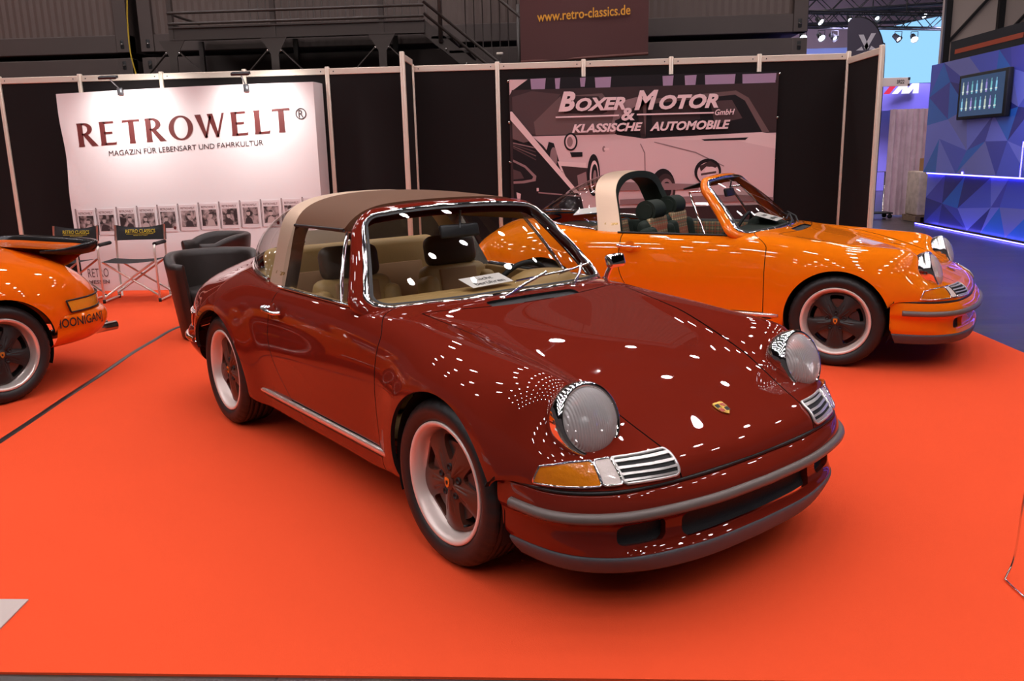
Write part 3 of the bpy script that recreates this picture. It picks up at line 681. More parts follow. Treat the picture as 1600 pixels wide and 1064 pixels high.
def make_car(name, label, loc, yaw, paint, cfg):
    car = root(name, label, 'car', loc, yaw); dz = cfg.get('lift', 0)
    FL = cfg.get('flare', (.022, .020))
    # ---- skin
    C = np.array([[(x, y, z + dz) for x, y, z in st] + [(x, -y, z + dz) for x, y, z in st[-2::-1]] for st in NET])
    S = bspl_surface(C, 9, 7)
    nu, nv = S.shape[:2]; V = S.reshape(-1, 3)
    def bulge(V):
        x, y, z = V.T
        for x0, A, w in ((0., FL[0], .11), (RAX, FL[1], .115)):
            r = np.hypot(x - x0, z - .318); k = A * np.exp(-(np.clip(r - ARCH_R - .01, 0, 9) / w) ** 2) * np.clip((np.abs(y) - .6) / .12, 0, 1)
            V[:, 1] += np.sign(y) * k
        return V
    V = bulge(V); skin = (V, [tuple(reversed(q)) for q in grid(V.reshape(nu, nv, 3))[1]])
    skin = clip(skin, lambda V: cockpit(V - [0, 0, dz])); skin = clip(skin, arches)
    sh = lambda fn: (lambda V: fn(V - np.array([0, 0, dz])))
    G = .0030
    def panel(name, vf, parent=car, depth=.018, m=None):
        return Mesh().add(vf, 0).add(flange(vf, depth), 1).build(name, [m or paint, M_BLACK], parent)  # flange black instead of body paint: gap shade put into the colour
    infront = lambda V: V[:, 0] - door_front(V[:, 2])
    inrear = lambda V: door_rear(V[:, 2]) - V[:, 0]
    def inbonnet(V):
        x, y, z = V.T; return np.where(x > -.9, np.minimum(bonnet_y(x) - np.abs(y), (x - bonnet_x(y))), -1.)
    def incowl(V):
        x, y, z = V.T; return np.minimum(bonnet_y(-.47) - np.abs(y), np.where(x > -.2, -1, bonnet_x(y) - x))
    front = clip(skin, sh(lambda V: infront(V) - G)); front = clip(front, lambda V: V[:, 0] + .9)
    bon = clip(front, sh(lambda V: inbonnet(V) - G))
    rest = clip(front, sh(lambda V: -inbonnet(V) - G))
    # ventilation slot in the cowl
    slot = sh(lambda V: np.maximum(np.abs(V[:, 1]) - .255, np.maximum(V[:, 0] + .379, -.442 - V[:, 0])))
    grille = clip(rest, lambda V: -slot(V) + .004); rest = clip(rest, slot)
    for s, nm in ((1, 'front_wing'), (-1, 'front_wing')):
        panel(nm, clip(rest, lambda V, s=s: V[:, 1] * s - .0001 if False else V[:, 1] * s))
    B = panel('bonnet', bon)
    part('cowl_grille', offset(grille, -.012), M_BLACK, car)
    # crest on the bonnet
    tree_top = lambda x, y: None
    cz = np.interp(.645, [.545, .66], [.633, .581]) + dz
    n = Vector((.43, 0, .9)).normalized(); cm = Matrix.Translation((.640, 0, cz + .0105)) @ n.to_track_quat('Z', 'X').to_matrix().to_4x4()
    # local axes on the bonnet: u to the car's left, v up the bonnet (towards the screen)
    u = Vector((0, 1, 0)); v = n.cross(u) * -1
    if v.x > 0: v = -v
    P0 = Vector((.640, 0, cz + .006))
    cr = Mesh()
    def shield(k, h0, h1, mi, pts):
        cr.add(extrude_poly([tuple(P0 + u * (a * k) + v * (b * k) + n * h0) for a, b in pts], tuple(n * (h1 - h0))), mi)
    SHP = [(-.026, .026), (-.010, .030), (0, .027), (.010, .030), (.026, .026), (.028, .004), (.020, -.020), (0, -.036), (-.020, -.020), (-.028, .004)]
    shield(1., 0, .004, 0, SHP)
    for a, b, mi in ((-.014, .010, 1), (.014, -.012, 1), (.014, .010, 2), (-.014, -.012, 2)):
        cr.add(extrude_poly([tuple(P0 + u * (a + i * .010) + v * (b + j * .009) + n * .004) for i, j in ((-1, -1), (1, -1), (1, 1), (-1, 1))], tuple(n * .0008)), mi)
    cr.add(extrude_poly([tuple(P0 + u * (i * .007) + v * (-.001 + j * .010) + n * .0045) for i, j in ((-1, .7), (1, .7), (1, -.4), (0, -1), (-1, -.4))], tuple(n * .0012)), 0)
    cr.build('crest', [M_GOLD, M_BLACK, M_REDENAMEL], B, sharp=30)
    # doors, sills, rear body
    for s in (1, -1):
        half = clip(skin, lambda V: V[:, 1] * s - .3)
        d = clip(half, sh(lambda V: -infront(V) - G)); d = clip(d, sh(lambda V: -inrear(V) - G)); d = clip(d, sh(lambda V: V[:, 2] - .318 - G))
        D = panel('door', d)
        hz = .765 + dz
        yh = .765
        h = Mesh()
        h.add(tube(smooth_path([(-1.612, s * (yh - .005), hz), (-1.606, s * (yh + .030), hz), (-1.56, s * (yh + .040), hz), (-1.47, s * (yh + .036), hz - .004), (-1.445, s * (yh + .006), hz - .005)], 6), .0095, 10, sy=1.5))
        h.add(xf(lathe([(0, .012), (.013, .010), (.016, 0), (.016, -.02)], 20), trs((-1.612, s * (yh + .03), hz), rx=-s * pi / 2)), 0)
        h.build('door_handle', M_CHROME, D)
        cup = xf(lathe([(.043, .0), (.040, .002), (.034, -.002), (.0, -.012)], 28), trs((-1.525, s * (yh + .012), hz), rx=-s * (pi / 2 - .18)))
        part('handle_cup', cup, paint, D)
        sl = clip(half, lambda V: .314 + dz - V[:, 2]); sl = clip(sl, sh(lambda V: -infront(V) - G)); sl = clip(sl, sh(lambda V: np.minimum(V[:, 0] + 1.96, 9)))
        sl = clip(sl, sh(lambda V: -inrear(V) - G))
        panel('sill', sl)
        # bright strip along the sill
        st = Mesh(); z0 = .302 + dz
        st.add(tube([(-.385 - k * .0725, s * (.754 + .012 * (1 if k < 20 else .6)), z0 + .004 * (k == 0)) for k in range(21)], .0155, 10, sy=.8), 0)
        st.add(tube([(-.385 - k * .0725, s * .759, z0 - .020) for k in range(21)], .009, 8), 1)
        st.build('sill_trim', [M_SATIN, M_RUBBER], car)
    rear = clip(skin, sh(lambda V: inrear(V) - G))
    lidf = sh(lambda V: np.where(V[:, 0] < -2.5, .46 - np.hypot(np.maximum(np.abs(V[:, 1]) - .40, 0) * 1.0, 0) * 0 - np.maximum(np.abs(V[:, 1]), 2.2 * np.abs(V[:, 0] + 2.95) - .03), -1.))
    lid = clip(rear, lambda V: lidf(V) - G); rear = clip(rear, lambda V: -lidf(V) - G)
    panel('rear_body', rear); L = panel('engine_lid', lid)
    # ---- dark insides: floor pan, wheel wells
    part('floor_pan', box(-2.62, .62, -.53, .53, .19 + dz, .26 + dz), M_BLACK, car, smooth=False)
    for x0 in (0, RAX):
        for s in (1, -1):
            P = [[(x0 + (ARCH_R + .003) * cos(a), s * y, .318 + (ARCH_R + .003) * sin(a)) for y in (.50, .65, .745, .772)] for a in np.linspace(-.38, pi + .38, 40)]
            w = Mesh().add(grid(P)); w.add(poly([(p[0][0], p[0][1], p[0][2]) for p in P]))
            w.build('wheel_well', M_BLACK, car)
    bh = Mesh().add(box(-.50, -.47, -.60, .60, .24 + dz, .84 + dz)); bh.add(box(-2.30, -2.27, -.52, .52, .24, .80 + dz)).build('bulkhead', M_BLACK, car, smooth=False)
    # ---- front bumper
    def lift(rows): return [[(x, y, z + dz) for x, y, z in r] for r in rows]
    rows = lift([row(SEAM, .452, inset=.03), row(SEAM, .4535), row(SEAM, .450, STRP, .25), row(SEAM, .436, STRP, .60), row(SEAM, .412, STRP, .95), row(STRP, .388), row(STRP, .368, LOWP, .15), row(STRP, .348, LOWP, .7), row(LOWP, .325), row(LOWP, .29), row(LOWP, .262, LIPT, .25), row(LOWP, .246, LIPT, .75), row(LIPT, .236), row(LIPT, .230, inset=.02)])
    S2 = bspl_surface(np.array(rows), 5, 1, 1); bump = grid(S2)
    def holes(V):
        x, y, z = V.T; y = np.abs(y); z = z - dz
        rr = lambda cy, cz, hy, hz, r: np.hypot(np.maximum(np.abs(y - cy) - hy + r, 0), np.maximum(np.abs(z - cz) - hz + r, 0)) - r
        if cfg.get('small_intake'): g = rr(.50, .305, .075, .034, .014)
        else: g = np.minimum(rr(0, .299, .355, .040, .018), rr(.505, .305, .085, .036, .022))
        return np.where(x > .5, g, 1.)
    cutb = clip(bump, holes)
    F = Mesh().add(cutb).add(flange(cutb, -.03)).build('front_bumper', paint, car)
    part('intake_mesh', clip(grid(np.array(S2) - np.array([.028, 0, 0])), lambda V: -holes(V + np.array([.028, 0, 0])) + .008), M_MESH, F)
    part('bumper_seam', tube(lift([row(SEAM, .4605, inset=.004)])[0], .0065, 8), M_RUBBER, car)
    i0 = 5; sp = lift([row(STRP, .386)])[0][i0:-i0]
    sp = [(x + .004 * (1 if x > .5 else 0), y * 1.004, z) for x, y, z in sp]
    part('rubber_strip', tube(sp, .0185, 12, sy=.95), M_STRIP, F)
    lr = lift([row(LIPT, .240, inset=.012), row(LIPT, .236), row(LIPT, .228, inset=-.006), row(LIPT, .20, LIPB, .4, inset=-.004), row(LIPB, .172), row(LIPB, .165, inset=.012), row(LIPB, .168, inset=.06)])
    part('lip_spoiler', grid(bspl_surface(np.array(lr), 3, 1, 1)), M_LIP, car)
    # ---- lamps
    for s in (1, -1):
        h = headlight(car, s, M_CHROME)
        if dz: h.location.z = dz
        half = clip(skin, lambda V: V[:, 1] * s - .3)
        def zone(V, a, b, lo=.481, x0=.515):
            x, y, z = V.T; y = np.abs(y); z = z - dz
            hi = np.interp(x, [.52, .60], [.532, .549])
            return np.minimum.reduce([z - lo, hi - z, x - x0 - .35 * (z - .48), y - a, b - y])
        for nm, a, b, m in (('turn_signal', .636, 9, M_AMBER), ('turn_signal_clear', .578, .634, M_CLEAR)):
            q = offset(clip(half, lambda V: zone(V, a, b)), .010); T = Mesh().add(q).add(flange(q, .018))
            o = T.build(nm, m, car)
            part('lamp_rim', tube([q[0][i] for i in loops(q[1])[0]], .0042, 6, closed=True), M_CHROME, o)
        q = clip(half, lambda V: zone(V, .378, .572)); o = part('horn_grille', offset(q, .003), M_BLACK, car)
        sl = Mesh()
        for k in range(4):
            z0 = .487 + k * .0165
            b = clip(clip(q, lambda V: V[:, 2] - dz - z0), lambda V: z0 + .0062 - V[:, 2] + dz); b = offset(b, .010); sl.add(b).add(flange(b, .010))
        e = offset(q, .006); sl.add(tube([e[0][i] for i in loops(e[1])[0]], .0055, 6, closed=True))
        sl.build('louvre', M_SLAT, o)
        def tail(V):
            x, y, z = V.T; y = np.abs(y); z = z - dz
            return np.minimum.reduce([z - .512, .592 - z + .0 * x, -2.745 - x + .35 * (z - .55), y - .40])
        q = offset(clip(half, tail), .010); o = Mesh().add(q).add(flange(q, .02)).build('tail_lamp', M_TAILAMBER if cfg.get('amber_tail') else M_REDLENS, car)
        part('lamp_rim', tube([q[0][i] for i in loops(q[1])[0]], .006, 6, closed=True), M_BLACK if cfg.get('amber_tail') else M_CHROME, o)
    # ---- rear bumper
    RB = [row(RSEAM, .498, inset=.03), row(RSEAM, .497, inset=-.005), row(RSEAM, .485, inset=-.030), row(RSEAM, .45, inset=-.048), row(RSEAM, .40, inset=-.046), row(RSEAM, .35, inset=-.02), row(RSEAM, .30, inset=.03), row(RSEAM, .28, inset=.09)]
    RB = [[(x, y if abs(y) < .70 else math.copysign(min(abs(y), .815), y), z + dz + (.02 * 0) - (0 if x < -2.9 else 0)) for x, y, z in r] for r in RB]
    R = part('rear_bumper', grid(bspl_surface(np.array(RB), 4, 1, 1)), paint, car)
    if not cfg.get('amber_tail'):
        part('rubber_strip', tube([(x, min(max(y, -.825), .825), z + dz) for x, y, z in row(RSEAM, .432, inset=-.052)][3:-3], .016, 10), M_CHROME, R)
    for y in ((.35,) if not cfg.get('amber_tail') else (.42, .30)):
        part('exhaust_pipe', cyl((-2.9, y, .285), (-3.34, y, .285), .035, 20), M_STEEL, car)
    # ---- wheels
    for x, yo in ((0, cfg['wy'][0]), (RAX, cfg['wy'][1])):
        for s in (1, -1): wheel(car, x, s, yo, cfg['spoke'], cfg['rim'], crest_m=cfg.get('cap'))
    # ---- everything above the belt is built at lift 0 and raised
    top = []
    def up(o):
        o.location.z = dz; return o
    r0, r1, r2, r3 = screen_ring(.006, .001), screen_ring(.026, .004), screen_ring(.050, -.002), screen_ring(.062, -.020)
    r4 = screen_ring(.045, -.055); r5 = screen_ring(-.005, -.050)
    fr = [r0, r1, r2, r3, r4, r5]
    up(part('windshield_frame', grid([list(p) for p in zip(*fr)], closed_u=True), paint, car))
    ch = [screen_ring(-.010, .002), screen_ring(-.007, .008), screen_ring(-.001, .011), screen_ring(.006, .009), screen_ring(.010, .002)]
    up(part('windshield_trim', grid([list(p) for p in zip(*ch)], closed_u=True), M_CHROME, car))
    rub = [screen_ring(-.024, .001), screen_ring(-.018, .005), screen_ring(-.012, .003)]
    up(part('windshield_seal', grid([list(p) for p in zip(*rub)], closed_u=True), M_RUBBER, car))
    us = np.linspace(-1.01, 1.01, 31); ts = np.linspace(-.01, 1.01, 15)
    gl = grid([[tuple(screen(a, b)) for b in ts] for a in us])
    rg = np.array(screen_ring(0))
    def inscreen(V):   # rounded outline, in the (s,t) plane
        t = (V[:, 2] - .87) / .37; a = np.abs(V[:, 1]) / np.interp(t, [0, 1], [.6865, .507])
        dx = np.maximum(a * .60 - .515, 0); dy = np.maximum(np.abs(t - .5) * .60 - .215, 0); return .09 - np.hypot(dx, dy)
    up(part('windshield_glass', clip(gl, inscreen), M_GLASS, car))
    # wipers
    for a, b, c, e in (((-.20, -.05), (.27, .12), (-.02, .085), (.62, .13)), ((.42, -.05), (.72, .15), (.40, .10), (.93, .16))):
        q = lambda st, h: tuple(screen(*st) + screen_n(*st) * h)
        w = Mesh().add(tube([q(a, .012), q(((a[0] + b[0]) / 2, (a[1] + b[1]) / 2), .035), q(b, .022)], .0075, 8)).add(tube([q(c, .012), q(e, .012)], .006, 6))
        w.add(xf(lathe([(0, .030), (.014, .028), (.018, .012), (.022, 0)], 20), Matrix.Translation(screen(*a) + np.array([.022, 0, -.004]))), 1)
        up(w.build('wiper', [M_CHROME if not cfg.get('dark_trim') else M_BLACK, M_CHROME if not cfg.get('dark_trim') else M_BLACK], car))
    for y in (-.24, .35):
        up(part('washer_nozzle', xf(lathe([(0, .013), (.006, .011), (.009, 0)], 12), trs((-.462 - .03 * abs(y), y, .872))), M_CHROME, car))
    # roll bar and its rear window
    Af, Ar = bar_curve(BARF), bar_curve(BARR)
    Afi, Ari = bar_curve(BARF, -.055), bar_curve(BARR, -.055)
    mid = [tuple((np.array(p) + np.array(q)) / 2 + np.array([0, 0.004 * np.sign(p[1]), .004])) for p, q in zip(Af, Ar)]
    P = [list(z) for z in zip(Afi, [tuple(np.array(a) + [.002, 0, -.006]) for a in Af], Af, mid, Ar, Ari)]
    rb = Mesh().add(grid([r[2:5] for r in P])); o = up(rb.build('roll_bar', cfg.get('bar') or M_BRUSHED, car))
    part('bar_edge', grid([[r[0], r[1], r[2]] for r in P]), cfg.get('edge') or cfg.get('bar') or M_BAREDGE, o)
    part('bar_lining', grid([[r[0], r[5], r[4]] for r in P]), cfg['lining'], o)
    if cfg.get('badge'):
        for s in (1, -1):
            V2, F2 = text_vf(cfg['badge'], 0, .115, 0, .022, shear=.35, bold=.01)
            q = []
            for (tx, _, tz) in V2:
                z = .905 + tz; x = (-1.685 - .0) - (.115 - tx if s < 0 else tx); x = x - .0 if s < 0 else x
                q.append((x, s * (float(np.interp(z, BAR[::-1, 1], BAR[::-1, 0])) + .0045), z))
            part('bar_badge', (q, F2), M_GOLD, o, smooth=False)
    n = 61; A = resample(Ar, n); Bc = resample(GLB, n); rows = []
    for k in range(11):
        w = k / 10; bl = 4 * w * (1 - w) * .035; rows.append([tuple((1 - w) * a + w * b + np.array([-.3 * bl, np.sign(a[1]) * bl * min(1, abs(a[1]) * 2), bl])) for a, b in zip(A, Bc)])
    up(part('rear_window', grid(rows), M_GLASS, car))
    up(part('rear_window_trim', tube([tuple(np.array(p) + [0, 0, .004]) for p in GLB], .013, 8), M_CHROME, car))
    # side windows
    gy = lambda x, z, s, o=0.: (x, s * (float(side_y(z)) + o), z)
    for s in (1, -1):
        V0, V1, V2, V3 = (-.775, .858), (-.965, .856), (-1.14, 1.158), (-1.045, 1.165)
        def pane(c, n=8):
            a, b, cc, d = [np.array(q) for q in c]; return grid([[gy(*tuple((a + (b - a) * i / n) * (1 - j / n) + (d + (cc - d) * i / n) * j / n), s) for j in range(n + 1)] for i in range(n + 1)])
        line = lambda p, q, n=8: [gy(p[0] + (q[0] - p[0]) * k / n, p[1] + (q[1] - p[1]) * k / n, s, .004) for k in range(n + 1)]
        o = up(part('quarter_window', pane((V0, V1, V2, V3)), M_GLASS, car))
        f = Mesh().add(tube(line(V1, V2), .0095, 8)).add(tube(line(V0, V1), .008, 8)).add(tube(line(V0, V3), .007, 8)).add(tube(line(V3, V2), .007, 8))
        f.build('window_frame', M_CHROME, o)
        D1, D2 = (-1.655, .858), (-1.765, 1.165)
        if not (s in cfg.get('open', ())):
            o2 = up(part('door_window', pane((V1, D1, D2, V2)), M_GLASS, car))
        b = Mesh().add(tube([gy(-.74 - k * .0925, .857, s, .012) for k in range(11)], .0075, 8), 0).add(tube([gy(-.74 - k * .0925, .848, s, -.012) for k in range(11)], .012, 8), 1)
        up(b.build('belt_trim', [M_CHROME if not cfg.get('dark_trim') else M_RUBBER, M_RUBBER], car))
    # removable roof panel
    if cfg.get('roof'):
        ss = np.linspace(-1, 1, 41); rows = []
        hb = resample(bar_curve(BARF, .004), 201); hb = np.array([p for p in hb if p[2] > 1.158]); hb = resample(hb, 41)[::-1]
        for k in range(15):
            w = k / 14; r = []
            for j, a in enumerate(ss):
                H = np.array([-1.080 - .055 * abs(a) ** 2.5, .553 * a, 1.294 - .024 * a * a - .098 * abs(a) ** 7])
                p = H * (1 - w) + hb[j] * w + np.array([0, 0, .014 * 4 * w * (1 - w) * (1 - a * a)]); r.append(tuple(p))
            rows.append(r)
        g = grid(rows); g = (g[0], [tuple(reversed(q)) for q in g[1]])
        N = vnormals(*g)
        if N[len(N) // 2][2] < 0: g = (g[0], [tuple(reversed(q)) for q in g[1]])
        R = up(Mesh().add(g).add(flange(g, .03)).build('roof_panel', cfg['roof'], car))
        part('headliner', offset(g, -.028), cfg['lining'], R)
        for s in (0, -1):
            e = [r[s] for r in rows]; part('roof_seal', tube([(p[0], p[1], p[2] - .004) for p in e], .008, 8), M_RUBBER, R)
    # ---- cabin
    t1, t2, t3 = cfg['trim']
    cab = Mesh().add(box(-2.25, -.50, -.60, .60, .262, .275))
    up(cab.build('cabin_floor', t1, car, smooth=False))
    for s in (1, -1):
        dc = Mesh().add(rbox(-1.64, -.74, min(s * .618, s * .644), max(s * .618, s * .644), .28, .853, .012, 2), 0)
        dc.add(rbox(-1.45, -.75, min(s * .57, s * .63), max(s * .57, s * .63), .58, .63, .02, 2), 0)
        if cfg.get('plaid'): dc.add(rbox(-1.60, -.66, min(s * .612, s * .626), max(s * .612, s * .626), .66, .845, .004, 1), 1)
        up(dc.build('door_card', [t1, t2], car))
        up(part('side_lining', rbox(-2.24, -1.64, min(s * .60, s * .645), max(s * .60, s * .645), .28, .85, .012, 2), t1, car))
    d = Mesh().add(clip(clip(grid([[(-.86 + .36 * i / 12, -.62 + 1.24 * j / 24, .872) for j in range(25)] for i in range(13)]), lambda V: -.545 - .205 * (np.abs(V[:, 1]) / .6865) ** 2.6 - V[:, 0]), lambda V: V[:, 0] + 9)).add(rbox(-.86, -.745, -.62, .62, .70, .873, .03, 4)).add(xf(lathe([(.0, 1), (.55, .86), (.85, .55), (1, 0)], 40), trs((-.80, .37, .845), s=(.13, .21, .085))))
    up(d.build('dashboard', t3, car))
    sw = Mesh().add(tube([(0, .185 * cos(a), .185 * sin(a)) for a in np.linspace(0, 2 * pi, 48, endpoint=False)], .014, 10, closed=True)).add(xf(lathe([(.055, 0), (.05, .02), (0, .03)], 24), trs(ry=-pi / 2)))
    for a in (0.25, pi - .25, -pi / 2 - .3, -pi / 2 + .3): sw.add(tube([(0, .04 * cos(a), .04 * sin(a)), (0, .18 * cos(a), .18 * sin(a))], .009, 8))
    sw.add(cyl((0, 0, 0), (.22, 0, 0), .025, 14))
    o = sw.build('steering_wheel', M_BLACK, car); o.location = (-.99, .37, .775 + dz); o.rotation_euler = (0, .38, 0)
    for sx, sy in ((-1.52, .34), (-1.45, -.34)):
        up(seat(car, sx, sy, cfg['seat'], head=cfg.get('head', 'round')))
    rs = Mesh().add(xf(rbox(-.06, .06, -.56, .56, 0, .56 if not cfg.get('plaid') else .42, .05, 4), trs((-2.02, 0, .46), ry=-.22)), 0)
    rs.add(rbox(-2.05, -1.70, -.56, .56, .36, .46, .04, 3), 0)
    rs.add(xf(rbox(.055, .066, -.42, -.06, .05, .40, .005, 1), trs((-2.02, 0, .46), ry=-.22)), 1).add(xf(rbox(.055, .066, .06, .42, .05, .40, .005, 1), trs((-2.02, 0, .46), ry=-.22)), 1)
    up(rs.build('rear_seat', [t1, cfg['seat'][1]], car))
    up(part('parcel_shelf', rbox(-2.62, -2.10, -.50, .50, .80, .84, .015, 2), t1, car))
    mr = Mesh().add(xf(rbox(-.012, .012, -.115, .115, -.033, .033, .011, 3), trs((-.99, .0, 1.135), ry=-.25))).add(tube([(-.985, 0, 1.15), (-.975, 0, 1.235)], .006, 8))
    up(mr.build('rearview_mirror', M_DARKMETAL, car))
    if cfg.get('visor'):
        for s in (1, -1): up(part('sun_visor', xf(rbox(-.20, 0, -.19, .19, -.006, .006, .005, 1), trs((-1.04, s * .24, 1.245), ry=cfg['visor'])), M_BLACK, car))
    if cfg.get('mirror'):
        mm = Mesh().add(tube(smooth_path([(-.715, .735, .835), (-.705, .745, .88), (-.69, .76, .925)], 5), .015, 10))
        mm.add(xf(rbox(-.028, .022, -.058, .058, -.036, .036, .018, 4), trs((-.672, .765, .942), ry=-.35))).add(xf(lathe([(.028, 0), (.022, .010), (0, .012)], 20), trs((-.72, .733, .832), rx=-.8)))
        up(mm.build('door_mirror', M_CHROME, car))
    if cfg.get('tail'):
        A = []
        for x, z, w in ((-2.70, .945, .40), (-2.82, .925, .50), (-2.95, .915, .54), (-3.04, .920, .565), (-3.11, .930, .57)):
            A.append([(x + .05 * (1 - abs(q) ** 3) * (-1 if x < -3.0 else 0) - .0, w * q, z + .0 * q) for q in np.linspace(-1, 1, 25)])
        Bt = []
        for x, z, w in ((-3.11, .895, .565), (-3.04, .86, .55), (-2.98, .80, .50), (-2.90, .78, .44)):
            Bt.append([(x + .05 * (1 - abs(q) ** 3) * (-1 if x < -3.0 else 0), w * q, z) for q in np.linspace(-1, 1, 25)])
        t = Mesh().add(grid(bspl_surface(np.array(A), 4, 1))).add(grid(bspl_surface(np.array(Bt), 4, 1)))
        T = t.build('tail_spoiler', paint, L)
        edge = [(-2.80, .47, .905), (-2.92, .535, .895), (-3.02, .57, .90), (-3.10, .58, .908), (-3.155, .54, .915), (-3.175, .38, .92), (-3.18, 0, .922)]
        edge = smooth_path(edge + [(x, -y, z) for x, y, z in edge[-2::-1]], 6)
        rows = []
        P, T_, N_ = frames(edge)
        for i, p in enumerate(P):
            k = min(1, .25 + 4 * min(i, len(P) - 1 - i) / len(P)); out_ = T_[i].cross(Vector((0, 0, 1))).normalized()
            if out_.dot(Vector((p.x + 2.6, p.y, 0))) < 0: out_ = -out_
            sec = [(-.02, .020), (.008, .042), (.030, .046), (.038, .036), (.030, .0), (.010, -.032), (-.02, -.036), (-.03, 0)]
            rows.append([tuple(p + out_ * a * k + Vector((0, 0, b * k))) for a, b in sec])
        part('rubber_lip', grid(rows, closed_v=True), M_GLOSSRUBBER, L)
    if cfg.get('side_text'):
        V2, F2 = text_vf(cfg['side_text'], 0, .385, 0, .080, bold=.015)
        rp = np.array(RB[3]); rp = rp[rp[:, 1] > .55]; rp = rp[np.argsort(rp[:, 0])]
        q = []
        for tx, _, tz in V2:
            x = -2.625 - tx; z = .40 + tz - .0 * tx; q.append((x, float(np.interp(x, rp[:, 0], rp[:, 1])) + .012, z))
        part('lettering', (q, F2), M_BLACK, R, smooth=False)
    return car
MAROON = make_car('car', 'maroon classic convertible with brown vinyl roof panel and steel roll bar, nearest the camera', (1.8118, -6.6428, 0), -.8594, M_MAROON,
    dict(flare=(.030, .032), wy=(.787, .800), spoke=M_SPOKEM, rim=M_RIM, lining=M_TAN, roof=M_VINYL, trim=(M_TAN, M_TAN, M_TAN), seat=(M_TAN, M_TANINSERT, M_DARKBROWN), mirror=True, badge='targa'))
ORANGE = make_car('car', 'bright orange open-top classic car with black spoked wheels by the photo banner', (3.9146, -3.5662, 0), -.4795, M_ORANGE,
    dict(flare=(.014, .012), lift=.022, wy=(.787, .795), spoke=M_SPOKEB, rim=M_RIM, lining=M_GREEN, edge=M_GREEN, trim=(M_GREEN, M_PLAID, M_GREEN), seat=(M_GREEN, M_PLAID, M_GREEN), plaid=True, head='roll', badge='targa', small_intake=True, dark_trim=True, open=(1, -1), visor=-.35))
HOONI = make_car('car', 'deep orange sports car with a black-lipped whale tail, cut off by the left edge', (-3.64, -6.67, 0), radians(243), M_ORANGE2,
    dict(flare=(.024, .030), wy=(.787, .815), spoke=M_BLACK, rim=M_RIMPOL, lining=M_BLACK, roof=M_ORANGE2, bar=M_ORANGE2, trim=(M_BLACK, M_BLACK, M_BLACK), seat=(M_BLACK, M_BLACK, M_BLACK), dark_trim=True, amber_tail=True, tail=True, side_text='HOONIGAN]', cap=M_BLACK))

# ------------------------------------------------------------------ paper notices lying in and on the cars
M_PAPER = mat('white paper', (.80, .74, .70), .7)
M_INK = mat('black ink', (.012, .011, .011), .7)
def notice(name, label, P, U, V, w, h, lines):
    """sheet with corner P (bottom left), unit axes U (along the writing) and V (up the sheet), in world space"""
    U, V = Vector(U).normalized(), Vector(V).normalized(); n = U.cross(V).normalized(); P = Vector(P)
    r = root(name, label, 'notice', tuple(P))
    pt = lambda a, b, c=0.: tuple(U * a + V * b + n * c)
    part('sheet', ([pt(0, 0), pt(w, 0), pt(w, h), pt(0, h), pt(0, 0, -.0012), pt(w, 0, -.0012), pt(w, h, -.0012), pt(0, h, -.0012)], [(0, 1, 2, 3), (7, 6, 5, 4), (0, 4, 5, 1), (1, 5, 6, 2), (2, 6, 7, 3), (3, 7, 4, 0)]), M_PAPER, r, smooth=False)
    m = Mesh()
    for t, a, b, c, d in lines:
        v, f = text_vf(t, a * w, b * w, c * h, d * h, bold=.012); m.add(([pt(x, z, .001) for x, _, z in v], f))
    m.build('writing', M_INK, r, smooth=False)
    return r
def car_pt(c, p): return Matrix.Translation(c.location) @ Matrix.Rotation(c.rotation_euler.z, 4, 'Z') @ Vector(p)
def car_dir(c, p): return Matrix.Rotation(c.rotation_euler.z, 4, 'Z') @ Vector(p)
notice('notice', 'white paper notice behind the windshield of the maroon car', car_pt(MAROON, (-.700, -.13, .894)), car_dir(MAROON, (-.16, .98, 0)), car_dir(MAROON, (-.90, -.15, .30)), .275, .105, [('berühren', .14, .86, .14, .42), ('nicht', .30, .70, .56, .82)])
notice('notice', 'white paper notice on the dashboard of the bright orange car', car_pt(ORANGE, (-.62, .06, .928)), car_dir(ORANGE, (-.05, 1, 0)), car_dir(ORANGE, (-.88, 0, .22)), .30, .20, [('nicht', .30, .70, .58, .80), ('berühren', .14, .86, .18, .42)])
notice('notice', 'white paper notice lying under the rear window of the bright orange car', car_pt(ORANGE, (-2.06, -.10, .99)), car_dir(ORANGE, (-1, .1, -.12)), car_dir(ORANGE, (-.1, .9, .25)), .30, .16, [])
notice('notice', 'white paper notice behind the rear window of the maroon car, its writing facing backwards', car_pt(MAROON, (-2.28, .02, .945)), car_dir(MAROON, (0, -1, 0)), car_dir(MAROON, (.25, 0, 1)), .27, .14, [('klassik', .20, .60, .62, .80), ('preis', .20, .50, .30, .44)])
# ================================================================== white magazine banner
M_CLOTHW = mat('white banner cloth', (.80, .74, .74), .75, spec=.2, bump=(5, .05, (1, 1, .5)))
M_PRINTRED = mat('dark red print', (.125, .020, .018), .6)
M_PRINTDARK = mat('dark print', (.045, .028, .030), .6)
BX0, BX1, BZ1, BY = -4.06, -1.075, 2.285, -.33
b = root('magazine_banner', 'white cloth banner with large dark red lettering above a row of magazine covers', 'banner', ((BX0 + BX1) / 2, BY, 0))
def bz(x, z): return z + (x - BX0) * .018 * (z / BZ1)
def loc(x, y, z): return (x - (BX0 + BX1) / 2, y - BY, z)
P = []
for x in np.linspace(BX0, BX1, 60):
    r = []
    for z in np.linspace(.0, BZ1, 50):
        e = min((x - BX0), .5) / .5; y = BY + .006 * sin(9 * z + 14 * x) * max(0, 1 - 3 * e) + .010 * sin(16 * x) * max(0, .25 - z) * 3
        r.append(loc(x + (.012 * sin(5 * z) if x == BX0 else 0), y, bz(x, z) + (.012 * sin((x - BX0) * 1.05) if z > 2.2 else 0)))
    P.append(r)
